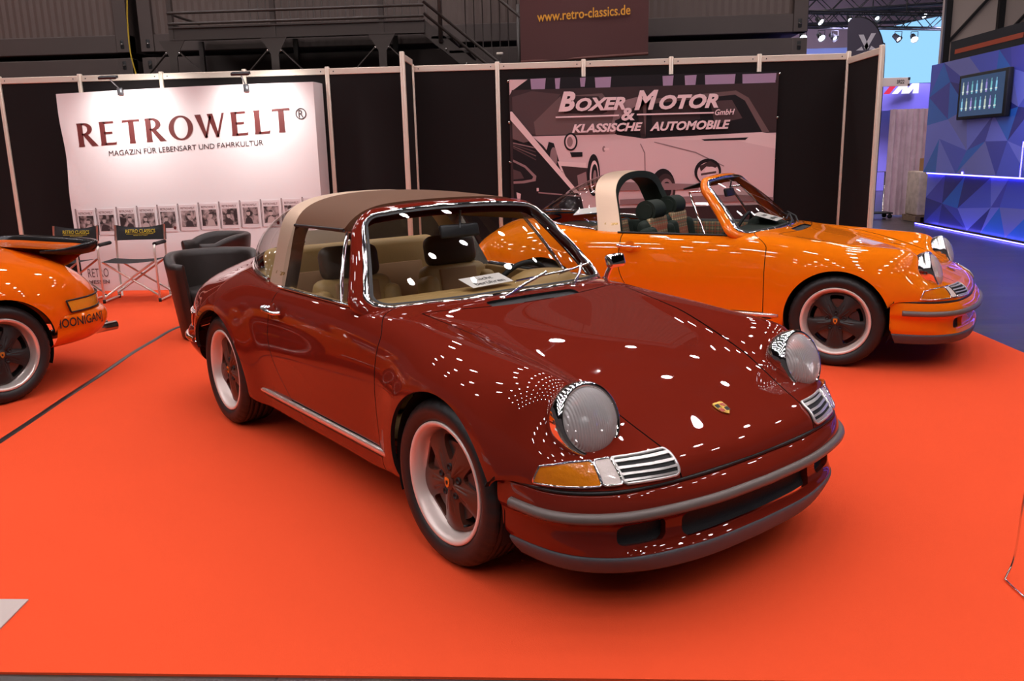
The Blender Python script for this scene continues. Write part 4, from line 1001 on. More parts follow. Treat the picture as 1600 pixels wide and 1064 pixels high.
side = [[loc(BX1 + .03 * sin(k / 4 * pi / 2) , BY + .02 * k * k / 4 + .05 * k, bz(BX1, z)) for z in np.linspace(0, BZ1, 30)] for k in range(5)]
Mesh().add(grid(P)).add(grid(side)).build('cloth', M_CLOTHW, b)
fm = Mesh()
for x in (BX0 + .02, (BX0 + BX1) / 2, BX1 - .02): fm.add(cyl(loc(x, BY + .06, 0), loc(x, BY + .06, BZ1), .012, 8))
for z in (.02, 1.1, 2.26): fm.add(cyl(loc(BX0 + .02, BY + .06, z), loc(BX1 - .02, BY + .06, z), .012, 8))
fm.build('pop_up_frame', M_ALU, b)
Y = BY - .005
m = Mesh(); x = -3.865; H = .262; ZB = 1.700
for ch in 'RETROWELT':
    shp, w = roman(ch); k = H * 1.09
    for q in shp: m.add(([loc(x + p[0] * k, Y, ZB + p[2] * H + (x + p[0] * k - BX0) * .045 - .02) for p in q[0]], q[1]))
    x += w * k + {'R': .055, 'E': .085, 'T': .070, 'O': .035, 'W': .080, 'L': .035}[ch]
XE = x
m.build('lettering', M_PRINTRED, b, smooth=False)
def printed(s, x0, x1, z0, z1, mt, nm='lettering', slope=.045, bold=0., shear=0., y=Y):
    v, f = text_vf(s, x0, x1, z0, z1, bold, shear); return part(nm, ([loc(a, y, c + (a - x0) * slope) for a, _, c in v], f), mt, b, smooth=False)
printed('MAGAZIN FÜR LEBENSART UND FAHRKULTUR', -3.53, -1.70, 1.578, 1.650, M_PRINTDARK)
v, f = text_vf('R', XE + .03, XE + .085, 1.955, 2.035); mr = Mesh().add(([loc(a, Y, c) for a, _, c in v], f)); o_, i_ = ell(XE + .058, 1.995, .062, .062, 32), ell(XE + .058, 1.995, .052, .052, 32)
q = flat_ring(o_, i_); mr.add(([loc(p[0], Y, p[2]) for p in q[0]], q[1])); mr.build('registered_mark', M_PRINTDARK, b, smooth=False)
M_THIN = mat('pale print', (.16, .10, .10), .6)
printed('RETRO', -3.97, -3.715, .165, .270, M_THIN, slope=.02); printed('MESSEN', -3.97, -3.715, .085, .130, M_THIN, slope=.02, bold=.03)
# the twelve covers: each a card with title, dark photograph and a thin stack edge
def photo_mat(i):
    m = bpy.data.materials.new('cover photograph'); m.use_nodes = True; nt = m.node_tree; bs = nt.nodes['Principled BSDF']; bs.inputs['Roughness'].default_value = .5
    tc = nt.nodes.new('ShaderNodeTexCoord'); mp = nt.nodes.new('ShaderNodeMapping'); mp.inputs['Location'].default_value = (i * 3.7, i * 1.3, i * 2.1); mp.inputs['Scale'].default_value = (1, 1, .8)
    n = nt.nodes.new('ShaderNodeTexNoise'); n.inputs['Scale'].default_value = 13; n.inputs['Detail'].default_value = 3; n.inputs['Distortion'].default_value = .6
    r = nt.nodes.new('ShaderNodeValToRGB'); r.color_ramp.elements[0].position = .42; r.color_ramp.elements[1].position = .60
    r.color_ramp.elements[0].color = (.035, .022, .022, 1); r.color_ramp.elements[1].color = (.45, .33, .32, 1)
    nt.links.new(tc.outputs['Object'], mp.inputs[0]); nt.links.new(mp.outputs[0], n.inputs['Vector']); nt.links.new(n.outputs[0], r.inputs[0]); nt.links.new(r.outputs[0], bs.inputs['Base Color']); return m
M_CARD = mat('cover card', (.72, .62, .62), .6); M_SKINP = mat('printed light grey', (.50, .38, .36), .6); M_EDGEP = mat('printed page edge', (.16, .10, .10), .6)
CW, CH = .205, .305
for i in range(12):
    x0 = -4.005 + i * .2475; z0 = .66 + (x0 - BX0) * .031
    c = Mesh(); L = lambda pts, y=.0, mi=0: c.add(([loc(x0 + p[0], Y + y, z0 + p[1]) for p in pts], [tuple(range(len(pts)))]), mi)
    c.add(([loc(p[0], p[1], p[2]) for p in box(x0, x0 + CW, Y, Y + .006, z0, z0 + CH)[0]], box(0, 1, 0, 1, 0, 1)[1]), 0)
    L([(-.022, .01), (-.004, .0), (-.004, CH - .0), (-.010, CH + .014), (-.022, CH + .012)], 0, 3); L([(-.014, .01), (-.009, .008), (-.009, CH), (-.014, CH + .004)], -.001, 0)
    L([(.015, .045), (CW - .012, .045), (CW - .012, .235), (.015, .235)], -.001, 1)
    rnd = random.Random(i)
    fx, fz = .06 + .08 * rnd.random(), .15 + .02 * rnd.random()
    L([(fx + p[0], fz + p[1]) for p in ell(0, 0, .022, .029, 16)], -.002, 4)
    L([(fx - .05, .046), (fx + .05, .046), (fx + .035, .105), (fx + .012, .122), (fx - .012, .122), (fx - .035, .105)], -.0018, 2 if i % 3 else 4)
    L([(fx + p[0], fz + .012 + p[1]) for p in ell(0, 0, .025, .022, 16, .1, pi - .1)], -.003, 2)
    if i in (3, 4, 9): L([(CW - .03 + p[0], .045 + p[1]) for p in ell(0, 0, .017, .020, 16)], -.0035, 5)
    v, f = text_vf('RETROWELT', x0 + .018, x0 + CW - .02, z0 + .250, z0 + .276, bold=.01); c.add(([loc(p[0], Y - .001, p[2]) for p in v], f), 5)
    c.build('magazine_cover', [M_CARD, photo_mat(i), M_PRINTDARK, M_EDGEP, M_SKINP, M_PRINTRED], b, smooth=False)
# two clip-on spotlights above it
M_LED = emit_mat('spot glow', (1, .95, .88), 60)
for x, w in ((-3.29, 'left'), (-1.83, 'right')):
    s = root('arm_spotlight', 'small dark arm spotlight over the %s half of the white banner' % w, 'lamp', (x, -.33, 2.30), group='arm spotlights over the white banner')
    m = Mesh().add(tube([(0, -.04, -.03), (.0, -.05, .02), (.10, -.46, .105)], .008, 8)).add(rbox(-.03, .03, -.055, -.025, -.05, .03, .006, 1)); m.build('arm', M_DARKMETAL, s)
    hd = part('lamp_head', xf(rbox(-.10, .10, -.035, .035, -.012, .018, .008, 2), trs((.11, -.48, .10), rx=.35)), M_DARKMETAL, s)
    part('lens', xf(poly([(-.08, -.02, -.0135), (-.08, .02, -.0135), (.08, .02, -.0135), (.08, -.02, -.0135)]), trs((.11, -.48, .10), rx=.35)), M_LED, hd, smooth=False)
    li = bpy.data.lights.new('spot_beam', 'SPOT'); li.energy = 62; li.color = (1, .97, .94); li.spot_size = 2.2; li.spot_blend = .8; li.shadow_soft_size = .05
    lo = bpy.data.objects.new('spot_beam', li); COL.objects.link(lo); lo.parent = s; lo.location = (.11, -.49, .07); lo.rotation_euler = (-.10, 0, 0)
    lo.rotation_euler = Vector((0, .40, -.30)).to_track_quat('-Z', 'Y').to_euler()

# ================================================================== photo banner with the dealer's name
PX0, PX1, PZ1 = 1.116, 4.156, 2.335
pb = root('photo_banner', 'printed photo banner of a pale old car with white dealer lettering, behind the orange car', 'banner', (2.63, -.05, 0))
def cpt(cx, cz, y): return (PX0 + (cx - 45) * (PX1 - PX0) / 1473 - 2.63, y, PZ1 - (cz - 60) * .00203 - (cx - 45) * .000012)
def shade(n, r, g, bl, rough=.5): return mat('print ' + n, srgb(r, g, bl), rough, spec=.3)
S = [shade('dark brown', 62, 44, 46), shade('black', 26, 20, 25), shade('pink white', 226, 190, 192), shade('lilac', 168, 140, 170), shade('mid brown', 112, 86, 86), shade('light', 238, 205, 205), shade('grey', 150, 118, 120), shade('deep grey', 84, 62, 64)]
pm = Mesh(); lay_ = [0]
def pr(pts, mi):
    lay_[0] += 1; y = -.0004 * lay_[0]; pm.add(poly([cpt(a, c, y) for a, c in pts]), mi)
def el(cx, cz, rx, rz, a0=0, a1=2 * pi, n=28): return [(cx + p[0], cz + p[1]) for p in ell(0, 0, rx, rz, n, a0, a1)]
pm.add(grid([[cpt(45 + 1473 * i / 40, 60 + 860 * j / 20, .006 * sin(i * .9 + j * .3) * (1 if i < 2 or i > 38 else .15)) for j in range(21)] for i in range(41)]), 0)
lay_[0] = 4
pr([(48, 60), (1516, 52), (1516, 130), (48, 130)], 1)
for a, c, z in ((165, 250, 120), (300, 330, 128), (438, 470, 112), (520, 610, 125), (890, 950, 128), (1010, 1075, 118), (1120, 1285, 128), (1322, 1505, 150)): pr([(a, 64), (c, 62), (c - 6, z), (a + 4, z)], 3)
pr([(48, 66), (150, 66), (60, 128), (48, 150)], 2)
pr([(60, 122), (1516, 112), (1516, 378), (60, 378)], 0)
pr([(62, 160), (170, 130), (330, 150), (250, 260), (200, 372), (120, 350), (62, 240)], 7)
pr([(180, 300), (330, 160), (560, 150), (640, 240), (600, 372), (190, 372)], 4)
pr([(330, 160), (540, 165), (590, 250), (560, 262), (350, 255)], 0)
pr([(640, 200), (790, 165), (800, 185), (660, 280), (630, 372), (600, 372)], 6)
pr([(780, 190), (1290, 150), (1360, 190), (1480, 378), (800, 392)], 4)
pr([(805, 215), (1285, 172), (1340, 205), (1440, 376), (800, 398)], 1)
pr([(830, 250), (1090, 215), (1100, 300), (840, 350)], 0); pr([(1150, 205), (1270, 200), (1330, 300), (1180, 330)], 7)
# pale car body
pr([(170, 378), (640, 374), (790, 402), (1100, 392), (1516, 382), (1516, 900), (440, 900), (330, 560), (230, 430)], 2)
pr([(800, 400), (1440, 378), (1516, 395), (1516, 470), (1300, 420), (1000, 412)], 5)
pr([(630, 300), (755, 250), (775, 398), (640, 378)], 1)
pr([(1108, 411), (1366, 405), (1350, 419), (1126, 420)], 1)
pr([(850, 420), (930, 440), (1080, 480), (1240, 560), (1236, 564), (1076, 486), (926, 446), (848, 424)], 6)
pr([(770, 430), (776, 430), (800, 480), (805, 640), (799, 640), (794, 482)], 6)
pr(el(570, 455, 9, 16), 6); pr([(570, 448), (600, 450), (598, 462), (572, 464)], 5)
pr([(245, 470), (262, 410), (290, 418), (325, 540), (320, 600), (255, 560)], 1); pr(el(288, 500, 20, 60), 6)
pr([(310, 520), (470, 530), (470, 560), (330, 575)], 5); pr([(330, 545), (480, 560), (480, 690), (390, 690)], 0); pr([(380, 470), (450, 470), (450, 495), (390, 497)], 1)
pr(el(385, 412, 38, 50), 1); pr(el(385, 412, 29, 40), 2); pr(el(380, 412, 16, 28), 6)
pr(el(512, 600, 36, 118), 1); pr(el(516, 610, 25, 92), 5); pr(el(518, 614, 19, 76), 1); pr(el(519, 618, 10, 46), 6)
pr([(420, 600), (470, 580), (480, 690), (430, 690)], 6)
pr(el(900, 680, 70, 110), 1); pr(el(915, 690, 56, 92), 0); pr(el(920, 690, 38, 64), 6); pr(el(922, 690, 26, 46), 1)
pr(el(1148, 590, 74, 72), 1); pr(el(1150, 598, 60, 60), 2); pr([(1100, 560), (1160, 530), (1205, 560), (1190, 570), (1140, 562), (1110, 590)], 0); pr(el(1165, 590, 34, 26), 5); pr([(1110, 600), (1195, 588), (1195, 600), (1112, 612)], 7)
pr([(640, 640), (1100, 660), (1100, 690), (640, 690)], 6); pr([(660, 740), (1300, 720), (1516, 740), (1516, 760), (660, 770)], 6); pr([(600, 790), (1516, 780), (1516, 900), (600, 900)], 0)
# dark car at the lower left, behind a white diagonal bar
pr([(60, 402), (150, 415), (230, 500), (440, 720), (480, 900), (60, 900)], 1)
pr([(60, 390), (60, 252), (150, 388), (180, 400), (120, 412)], 4)
for k in range(4): pr([(62, 410 + k * 9), (190, 440 + k * 22), (188, 446 + k * 22), (62, 416 + k * 9)], (6, 7, 4, 7)[k])
pr([(60, 505), (130, 540), (190, 600), (185, 628), (120, 640), (60, 642)], 6); pr([(60, 518), (125, 552), (172, 604), (165, 618), (110, 626), (60, 628)], 1); pr([(60, 560), (100, 575), (120, 612), (60, 618)], 7)
pr([(190, 668), (202, 668), (202, 686), (190, 686)], 2); pr([(200, 690), (440, 715), (440, 722), (200, 698)], 6); pr([(75, 690), (100, 700), (95, 740), (80, 735)], 2)
pr([(50, 240), (60, 240), (432, 700), (404, 700), (50, 285)], 5)
cl = pm.build('cloth', S, pb, smooth=False)
M_WPRINT = shade('white', 244, 212, 214)
def ptxt(s, x0, x1, zb, zt, shear=.28, bold=.035, m=None):
    v, f = text_vf(s, 0, 1, 0, 1, bold, shear); m.add(([cpt(x0 + (x1 - x0) * p[0], zb + (zt - zb) * p[2] - (p[0] * (x1 - x0)) * .012, -.045) for p in v], f))
m = Mesh()
for s, a, c, zb, zt in (('B', 318, 412, 246, 138), ('OXER', 414, 688, 246, 174), ('M', 736, 866, 246, 140), ('OTOR', 872, 1194, 246, 168), ('GmbH', 1176, 1284, 282, 250)): ptxt(s, a, c, zb, zt, bold=.02 if s == 'GmbH' else .045, m=m)
ptxt('&', 664, 738, 302, 232, shear=.1, bold=.03, m=m)
ptxt('KLASSISCHE', 392, 782, 364, 316, bold=.04, m=m); ptxt('AUTOMOBILE', 822, 1262, 362, 312, bold=.04, m=m)
m.add(poly([cpt(a, c, -.045) for a, c in ((302, 272), (652, 268), (652, 276), (302, 280))])); m.add(poly([cpt(a, c, -.045) for a, c in ((750, 266), (1170, 264), (1170, 272), (750, 274))]))
m.build('lettering', M_WPRINT, pb, smooth=False)
ey = Mesh()
for cx, cz in ((40, 75), (1522, 66), (1520, 300), (42, 300), (1518, 520), (42, 520)):
    ey.add(xf(lathe([(.004, -.002), (.012, -.002), (.012, .002), (.004, .002)], 16), trs(cpt(cx, cz, -.003), rx=pi / 2)))
ey.build('eyelet', M_STEEL, pb)

# ================================================================== booth number on the right wing
n = root('number_plate', 'small white booth number plate sticking out from the right wing of the black wall', 'sign', (4.956, -1.0, 2.075))
part('plate', rbox(-.006, .27, -.004, .004, 0, .085, .003, 1), mat('white plate', (.75, .70, .68), .5), n, smooth=False)
v, f = text_vf('3R22', .14, .215, .024, .062, bold=.02); part('lettering', ([(p[0], -.006, p[2]) for p in v], f), M_INK, n, smooth=False)
Mesh().add(box(.25, .272, -.006, .006, .0, .022)).add(box(.25, .272, -.006, .006, .058, .085)).build('corner_clip', M_DARKMETAL, n, smooth=False)

# ================================================================== seating
M_CANVAS = mat('black canvas', (.012, .012, .013), .8, bump=(300, .15))
M_TUBE = mat('light aluminium tube', (.80, .72, .64), .35, .6)
M_YPRINT = mat('yellow chair print', (.60, .46, .02), .6)
def director_chair(label, x, y, rz):
    c = root('directors_chair', label, 'chair', (x, y, 0), rz, 'folding directors chairs by the white banner')
    w, d = .30, .20
    for s in (-1, 1):
        part('side_frame', tube([(s * w, d, .045), (s * w, d, .03), (s * w, d - .02, .018), (s * w, -d + .02, .018), (s * w, -d, .03), (s * w, -d, .585), (s * w, -d + .012, .613), (s * w, -d + .04, .625), (s * w, d - .06, .625)], .0125, 10), M_TUBE, c)
        part('back_post', tube([(s * (w - .03), d + .01, .02), (s * (w - .03), d + .01, .45), (s * (w - .03), d + .05, .815)], .0125, 10), M_TUBE, c)
        part('armrest_pad', tube([(s * w, -d + .02, .632), (s * w, d - .08, .632)], .021, 12, sy=1.1), M_CANVAS, c)
        for y_ in (-d, d): part('foot', cyl((s * w, y_, 0), (s * w, y_, .04), .016, 10), M_BLACK, c)
    for y_ in (-d + .02, d - .02):
        for s in (-1, 1): part('cross_brace', tube([(s * w, y_ + .008 * s, .06), (-s * (w - .02), y_ + .008 * s, .445)], .0115, 8), M_TUBE, c)
    part('seat', grid([[(xx, yy, .452 - .022 * cos(xx / w * pi / 2)) for yy in np.linspace(-d, d, 6)] for xx in np.linspace(-w + .01, w - .01, 14)]), M_CANVAS, c)
    Bk = grid([[(xx, d + .02 + .03 * (zz - .65) / .16 + .035 * cos(xx / w * pi / 2), zz - (.035 * cos(xx / (w - .03) * pi / 2) if zz > .77 else .0)) for zz in np.linspace(.645, .815, 8)] for xx in np.linspace(-w + .015, w - .015, 20)])
    o = part('backrest', Bk, M_CANVAS, c); Mesh().add(flange(Bk, .01)).build('hem', M_CANVAS, o)
    m = Mesh()
    for s_, a, b_, z0, z1 in (('RETRO CLASSICS', -.165, .165, .722, .762), ('MESSE STUTTGART', -.08, .08, .690, .700)):
        v, f = text_vf(s_, a, b_, z0, z1, bold=.01); m.add(([(p[0], d + .030 + .03 * (p[2] - .65) / .16 + .028 * cos(p[0] / w * pi / 2) - .016, p[2]) for p in v], f))
    m.add(poly([(-.15, d + .028, .710), (.15, d + .028, .710), (.15, d + .028, .715), (-.15, d + .028, .715)]))
    m.build('lettering', M_YPRINT, o, smooth=False)
    return c
director_chair('folding black canvas chair standing free in front of the white banner', -3.03, -1.0, .10)
director_chair('folding black canvas chair half hidden behind the whale tail car', -3.83, -1.0, -.10)
M_LEATHER = mat('dark brown leather', (.022, .015, .0125), .42, bump=(90, .06))
def tub_chair(label, x, y, rz):
    c = root('tub_armchair', label, 'armchair', (x, y, 0), rz, 'dark leather tub chairs')
    n = 72; span = radians(262); Pm = []
    for i in range(n + 1):
        a = -span / 2 + span * i / n; e = abs(a) / (span / 2)     # a = 0 is the back, local +y
        top = .735 - .075 * (np.clip((e - .45) / .35, 0, 1) ** 2)
        end = np.clip((1 - e) / .05, 0, 1) ** .5
        ro = lambda z: .315 + .095 * (z / .75)
        sec = []
        th = .095 * (.35 + .65 * end)
        mid = lambda z: ro(z) - .0475
        for r, z in ((ro(0) - .03, .0), (ro(.02), .02), (ro(.3), .3), (ro(.55), .55), (ro(top - .05), top - .05), (ro(top) - .006, top - .018), (ro(top) - .03, top), (ro(top) - .065, top), (ro(top) - .09, top - .02), (ro(top) - .098, top - .06), (ro(.45) - .095, .45), (ro(.3) - .09, .30)):
            r = mid(z) + (r - mid(z)) * (.3 + .7 * end); sec.append((r * sin(a), r * cos(a), z))
        Pm.append(sec)
    sh = Mesh().add(grid(Pm)).add(poly(Pm[0])).add(poly(Pm[-1]))
    sh.build('shell', M_LEATHER, c, sharp=60)
    part('cushion', xf(lathe([(0, .43), (.24, .425), (.275, .40), (.28, .34), (.26, .28), (0, .28)], 40), trs((0, -.02, 0))), M_LEATHER, c)
    part('base', xf(lathe([(0, .29), (.27, .29), (.295, .10), (.285, 0), (0, 0)], 40), trs()), M_LEATHER, c)
    return c
tub_chair('dark leather tub armchair seen from behind, nearer to the maroon car', -1.325, -2.95, radians(28))
tub_chair('dark leather tub armchair farther back, its open front turned left', -2.05, -1.20, radians(-48))
t = root('side_table', 'small bistro table with chrome column behind the whale tail car', 'table', (-3.42, -1.80, 0))
part('foot_plate', lathe([(0, .02), (.06, .018), (.20, .008), (.21, .003), (.21, 0), (0, 0)], 40), M_STEEL, t)
part('column', cyl((0, 0, .01), (0, 0, .70), .030, 20), M_CHROME, t)
part('tabletop', lathe([(0, .70), (.29, .70), (.30, .708), (.30, .722), (.29, .728), (0, .728)], 48), mat('beige tabletop', (.50, .40, .30), .4), t)
# ================================================================== things on the carpet
M_TAPE = mat('black tape', (.014, .012, .012), .30)
pts = smooth_path([(-1.42, -6.1, 0), (-1.463, -5.76, 0), (-1.517, -5.38, 0), (-1.594, -4.88, 0), (-1.677, -4.28, 0), (-1.777, -3.66, 0), (-1.83, -3.16, 0), (-1.87, -2.7, 0), (-1.80, -2.3, 0)], 6)
rows = [[(x + dx, y, z) for dx, z in ((-.021, .001), (-.018, .004), (-.008, .009), (.008, .009), (.018, .004), (.021, .001))] for x, y, _ in pts]
tag(part('floor_cable', grid(rows), M_TAPE), 'flat black taped cable running across the carpet to the armchair', 'cable')
tag(part('base_plate', rbox(-.95, -.228, -7.95, -7.445, .0, .006, .001, 1), mat('pale steel plate', (.52, .44, .40), .4), smooth=False), 'pale flat metal plate on the carpet at the lower left edge', 'plate')
bpy.data.objects['base_plate'].location = (0, 0, 0)
me = bpy.data.objects['base_plate'].data
for v_ in me.vertices:
    if v_.co.x > -.5: v_.co.x += (v_.co.y + 7.445) * -.105
w = Mesh().add(tube(smooth_path([(3.262, -7.25, .55), (3.246, -7.25, .295), (3.236, -7.252, .085), (3.205, -7.270, .012), (3.20, -7.285, .006), (3.201, -7.40, .006), (3.21, -7.7, .006)], 6), .0035, 8))
tag(w.build('wire_stand', M_CHROME), 'thin bent wire stand on the carpet at the right edge', 'stand')
tag(part('paper_cord', tube(smooth_path([(-1.80, -2.05, .012), (-1.86, -1.9, .012), (-1.80, -1.75, .03), (-1.72, -1.7, .08)], 6), .006, 6), mat('brown cord', (.10, .04, .03), .5)), 'short brown cord lying beside the tub armchairs', 'cord')
# ================================================================== the blue stand at the right
def facet_mat():
    m = bpy.data.materials.new('blue facet print'); m.use_nodes = True; nt = m.node_tree; bs = nt.nodes['Principled BSDF']; bs.inputs['Roughness'].default_value = .25
    at = nt.nodes.new('ShaderNodeAttribute'); at.attribute_name = 'facet'; nt.links.new(at.outputs['Color'], bs.inputs['Base Color']); return m
rnd = random.Random(7)
wl = root('stand_wall', 'blue stand wall printed with crystal facets, at the right edge', 'wall panel', (8.55, 0, 0))
def facets(name, y0, y1, z0, z1, x, ny, nz):
    """jittered triangle facets, each with its own printed blue"""
    Pt = [[(x, y0 + (y1 - y0) * (i + (rnd.uniform(-.35, .35) if 0 < i < ny else 0)) / ny, z0 + (z1 - z0) * (j + (rnd.uniform(-.35, .35) if 0 < j < nz else 0)) / nz) for j in range(nz + 1)] for i in range(ny + 1)]
    v, f = [], []
    for i in range(ny):
        for j in range(nz):
            a, b_, c, d = Pt[i][j], Pt[i + 1][j], Pt[i + 1][j + 1], Pt[i][j + 1]
            for t in (((a, b_, c), (a, c, d)) if rnd.random() < .5 else ((a, b_, d), (b_, c, d))):
                f.append((len(v), len(v) + 1, len(v) + 2)); v += list(t)
    n = len(f)
    me = bpy.data.meshes.new(name); bx = box(x + .002, x + .12, y0, y1, z0, z1)
    o0 = len(v); v2 = v + bx[0]; f2 = f + [tuple(i + o0 for i in q) for q in bx[1]]
    me.from_pydata(v2, [], f2); me.materials.append(facet_mat()); at = me.color_attributes.new('facet', 'FLOAT_COLOR', 'CORNER')
    pal = [(.07, .09, .42), (.10, .14, .62), (.04, .05, .24), (.20, .24, .75), (.09, .10, .48), (.04, .18, .60), (.20, .22, .55)]
    for p in me.polygons:
        c = pal[rnd.randrange(len(pal))] if p.index < n else (.02, .02, .06)
        for li in p.loop_indices: at.data[li].color = (*c, 1)
    o = bpy.data.objects.new(name, me); COL.objects.link(o); o.parent = wl; return o
facets('facet_panel', -3.0, 6.45, .98, 2.90, 0, 13, 4)
facets('facet_panel', -3.0, 6.62, .02, .94, .16, 13, 2)
M_LEDB = emit_mat('blue light strip', (.12, .10, 1.0), 13)
Mesh().add(box(.13, .15, -3.0, 6.6, .945, .965)).add(box(-.01, .01, -3.0, 6.62, .004, .018)).add(box(-.012, .0, 4.86, 4.90, .98, 1.02)).add(box(.0, .02, 3.05, 3.09, .98, 1.5)).build('light_strip', M_LEDB, wl, smooth=False)
tv = root('wall_screen', 'flat dark screen showing rows of bottles on the blue stand wall', 'screen', (8.50, 0, 0))
part('bezel', rbox(-.05, .03, 3.50, 5.08, 1.88, 2.60, .012, 2), M_BLACK, tv)
def screen_mat():
    m = bpy.data.materials.new('lit screen picture'); m.use_nodes = True; nt = m.node_tree; bs = nt.nodes['Principled BSDF']
    at = nt.nodes.new('ShaderNodeAttribute'); at.attribute_name = 'pix'; nt.links.new(at.outputs['Color'], bs.inputs['Emission Color']); bs.inputs['Emission Strength'].default_value = 1.0; bs.inputs['Base Color'].default_value = (.01, .01, .012, 1); bs.inputs['Roughness'].default_value = .15; return m
v, f, c = [], [], []
def pixq(y0, y1, z0, z1, col, x=-.052):
    f.append(tuple(range(len(v), len(v) + 4))); v.extend([(x, y0, z0), (x, y1, z0), (x, y1, z1), (x, y0, z1)]); c.append(col)
pixq(3.58, 5.0, 1.93, 2.55, (.02, .06, .13))
for r in range(2):
    for k in range(8):
        y = 4.88 - k * .155; z = 2.02 + r * .26; hue = [(.2, .5, .7), (.5, .6, .5), (.3, .25, .6), (.15, .45, .5)][(k + r) % 4]
        pixq(y, y + .05, z, z + .15, hue, -.053); pixq(y + .015, y + .035, z + .15, z + .20, hue, -.053); pixq(y - .01, y + .06, z + .03, z + .05, (.6, .7, .7), -.054)
me = bpy.data.meshes.new('picture'); me.from_pydata(v, [], f); me.materials.append(screen_mat()); at = me.color_attributes.new('pix', 'FLOAT_COLOR', 'CORNER')
for p in me.polygons:
    for li in p.loop_indices: at.data[li].color = (*c[p.index], 1)
o = bpy.data.objects.new('picture', me); COL.objects.link(o); o.parent = tv
hd = root('stand_header', 'black header board with an orange stripe above the blue stand wall', 'sign', (9.1, 0, 0))
part('board', box(0, .15, 1.2, 7.0, 2.75, 3.36), M_BLACK, hd, smooth=False)
part('stripe', box(-.006, 0, 4.45, 6.8, 3.12, 3.20), mat('orange stripe', (.45, .07, .02), .5), hd, smooth=False)
Mesh().add(box(-.008, 0, 4.0, 4.07, 2.95, 3.30)).add(box(-.008, 0, 3.45, 4.07, 3.23, 3.30)).build('white_letter', mat('white letter', (.7, .62, .58), .5), hd, smooth=False)

# ================================================================== far hall
M_STEELB = mat('black steel frame', (.015, .013, .014), .5)
hw = root('wall_hall', 'x', 'x', (0, 14, 0)); del hw['label']; del hw['category']; hw['kind'] = 'structure'
part('panel', box(11.95, 30, 0, .2, 0, 10), mat('cream hall wall', (.55, .44, .38), .8), hw, smooth=False)
m = Mesh()
for x in (12.0, 13.35, 14.75, 16.2): bar_(m, (x, -.06, 0), (x, -.06, 10), .16, .12)
for x in (12.05, 13.4, 14.8): bar_(m, (x, -.05, 4.1), (x + 1.32, -.05, 5.6), .09, .06)
bar_(m, (12.05, -.05, 5.75), (13.35, -.05, 4.3), .0, .0)
m.build('frame', M_STEELB, hw, smooth=False)
# curved bright screen
sc_ = root('light_wall', 'tall curved pale blue light wall far behind the booth', 'light wall', (0, 18, 0))
P = [[(11.55 + 3.0 * k / 12, .55 * (1 - sin(pi * k / 12)) - .3, z) for z in (3.35, 4.2, 5.1)] for k in range(13)]
P = [[(x, y, z + (.5 * (x - 11.55) / 3.0 - .12 if z > 5 else 0)) for x, y, z in r] for r in P]
part('screen', grid(P), emit_mat('pale blue light', (.30, .62, 1.0), 1.15), sc_)
part('fascia', grid([[(x, y + .02, z) for z in (2.55, 3.34)] for x, y, _ in [r[0] for r in P]]), mat('violet fascia', (.10, .08, .30), .5), sc_)
m = Mesh()
for a in (0, .34): m.add(extrude_poly([(12.05 + a, -.5, 3.03), (12.22 + a, -.5, 3.03), (12.48 + a, -.5, 3.33), (12.31 + a, -.5, 3.33)], (0, .06, 0))).add(extrude_poly([(12.34 + a, -.5, 3.03), (12.50 + a, -.5, 3.03), (12.50 + a, -.5, 3.33), (12.40 + a, -.5, 3.33)], (0, .06, 0)))
lt = m.build('lettering', emit_mat('white sign letters', (.9, .9, 1), 1.2), sc_, smooth=False)
part('red_bar', extrude_poly([(11.80, -.5, 3.03), (11.97, -.5, 3.03), (12.2, -.5, 3.33), (12.03, -.5, 3.33)], (0, .06, 0)), emit_mat('red sign', (.9, .05, .12), .9), sc_, smooth=False)
st = root('stage_wall', 'violet lit back wall of the far stand', 'wall panel', (0, 19.2, 0))
part('lower_panel', box(8.0, 17, 0, .2, 0, 3.3), mat('violet stand wall', (.30, .24, .75), .6), st, smooth=False)
part('sky_panel', box(8.0, 17, 2.2, 2.4, 0, 4.85), mat('blue stand wall', (.35, .42, .80), .6), st, smooth=False)
pe = Mesh().add(extrude_poly([(12.9, -.8, 2.62), (14.2, -.8, 2.66), (14.2, -.8, 2.98), (13.4, -.8, 2.80)], (0, .4, 0))); pe.build('canopy', M_STEELB, st, smooth=False)
# feather flag
fl = root('feather_flag', 'dark grey feather flag with a white cross-shaped mark behind the right wing', 'flag', (8.2, 9.0, 0))
out = smooth_path([(-.34, 0, 2.2), (-.36, 0, 3.4), (-.37, 0, 4.02), (-.22, 0, 4.12), (.02, 0, 4.08), (.22, 0, 3.90), (.36, 0, 3.60), (.42, 0, 3.2), (.42, 0, 2.2)], 6)
part('cloth', extrude_poly(out, (0, .01, 0)), mat('grey flag cloth', (.085, .07, .105), .7), fl, smooth=False)
part('pole', tube(smooth_path([(.43, .02, 0), (.43, .02, 3.2), (.37, .02, 3.62), (.23, .02, 3.92), (.02, .02, 4.10), (-.24, .02, 4.14)], 6), .014, 8), M_BLACK, fl)
mk = Mesh()
for q in ([(-.20, 3.68), (-.08, 3.68), (.06, 3.42), (.00, 3.36)], [(.20, 3.70), (.09, 3.70), (-.06, 3.42), (0, 3.36)], [(-.24, 3.36), (-.06, 3.36), (-.11, 3.44)], [(.24, 3.37), (.06, 3.37), (.11, 3.45)]): mk.add(poly([(a * .9 + .03, -.006, z + .10) for a, z in q]))
mk.build('emblem', mat('white emblem', (.75, .70, .75), .5), fl, smooth=False)
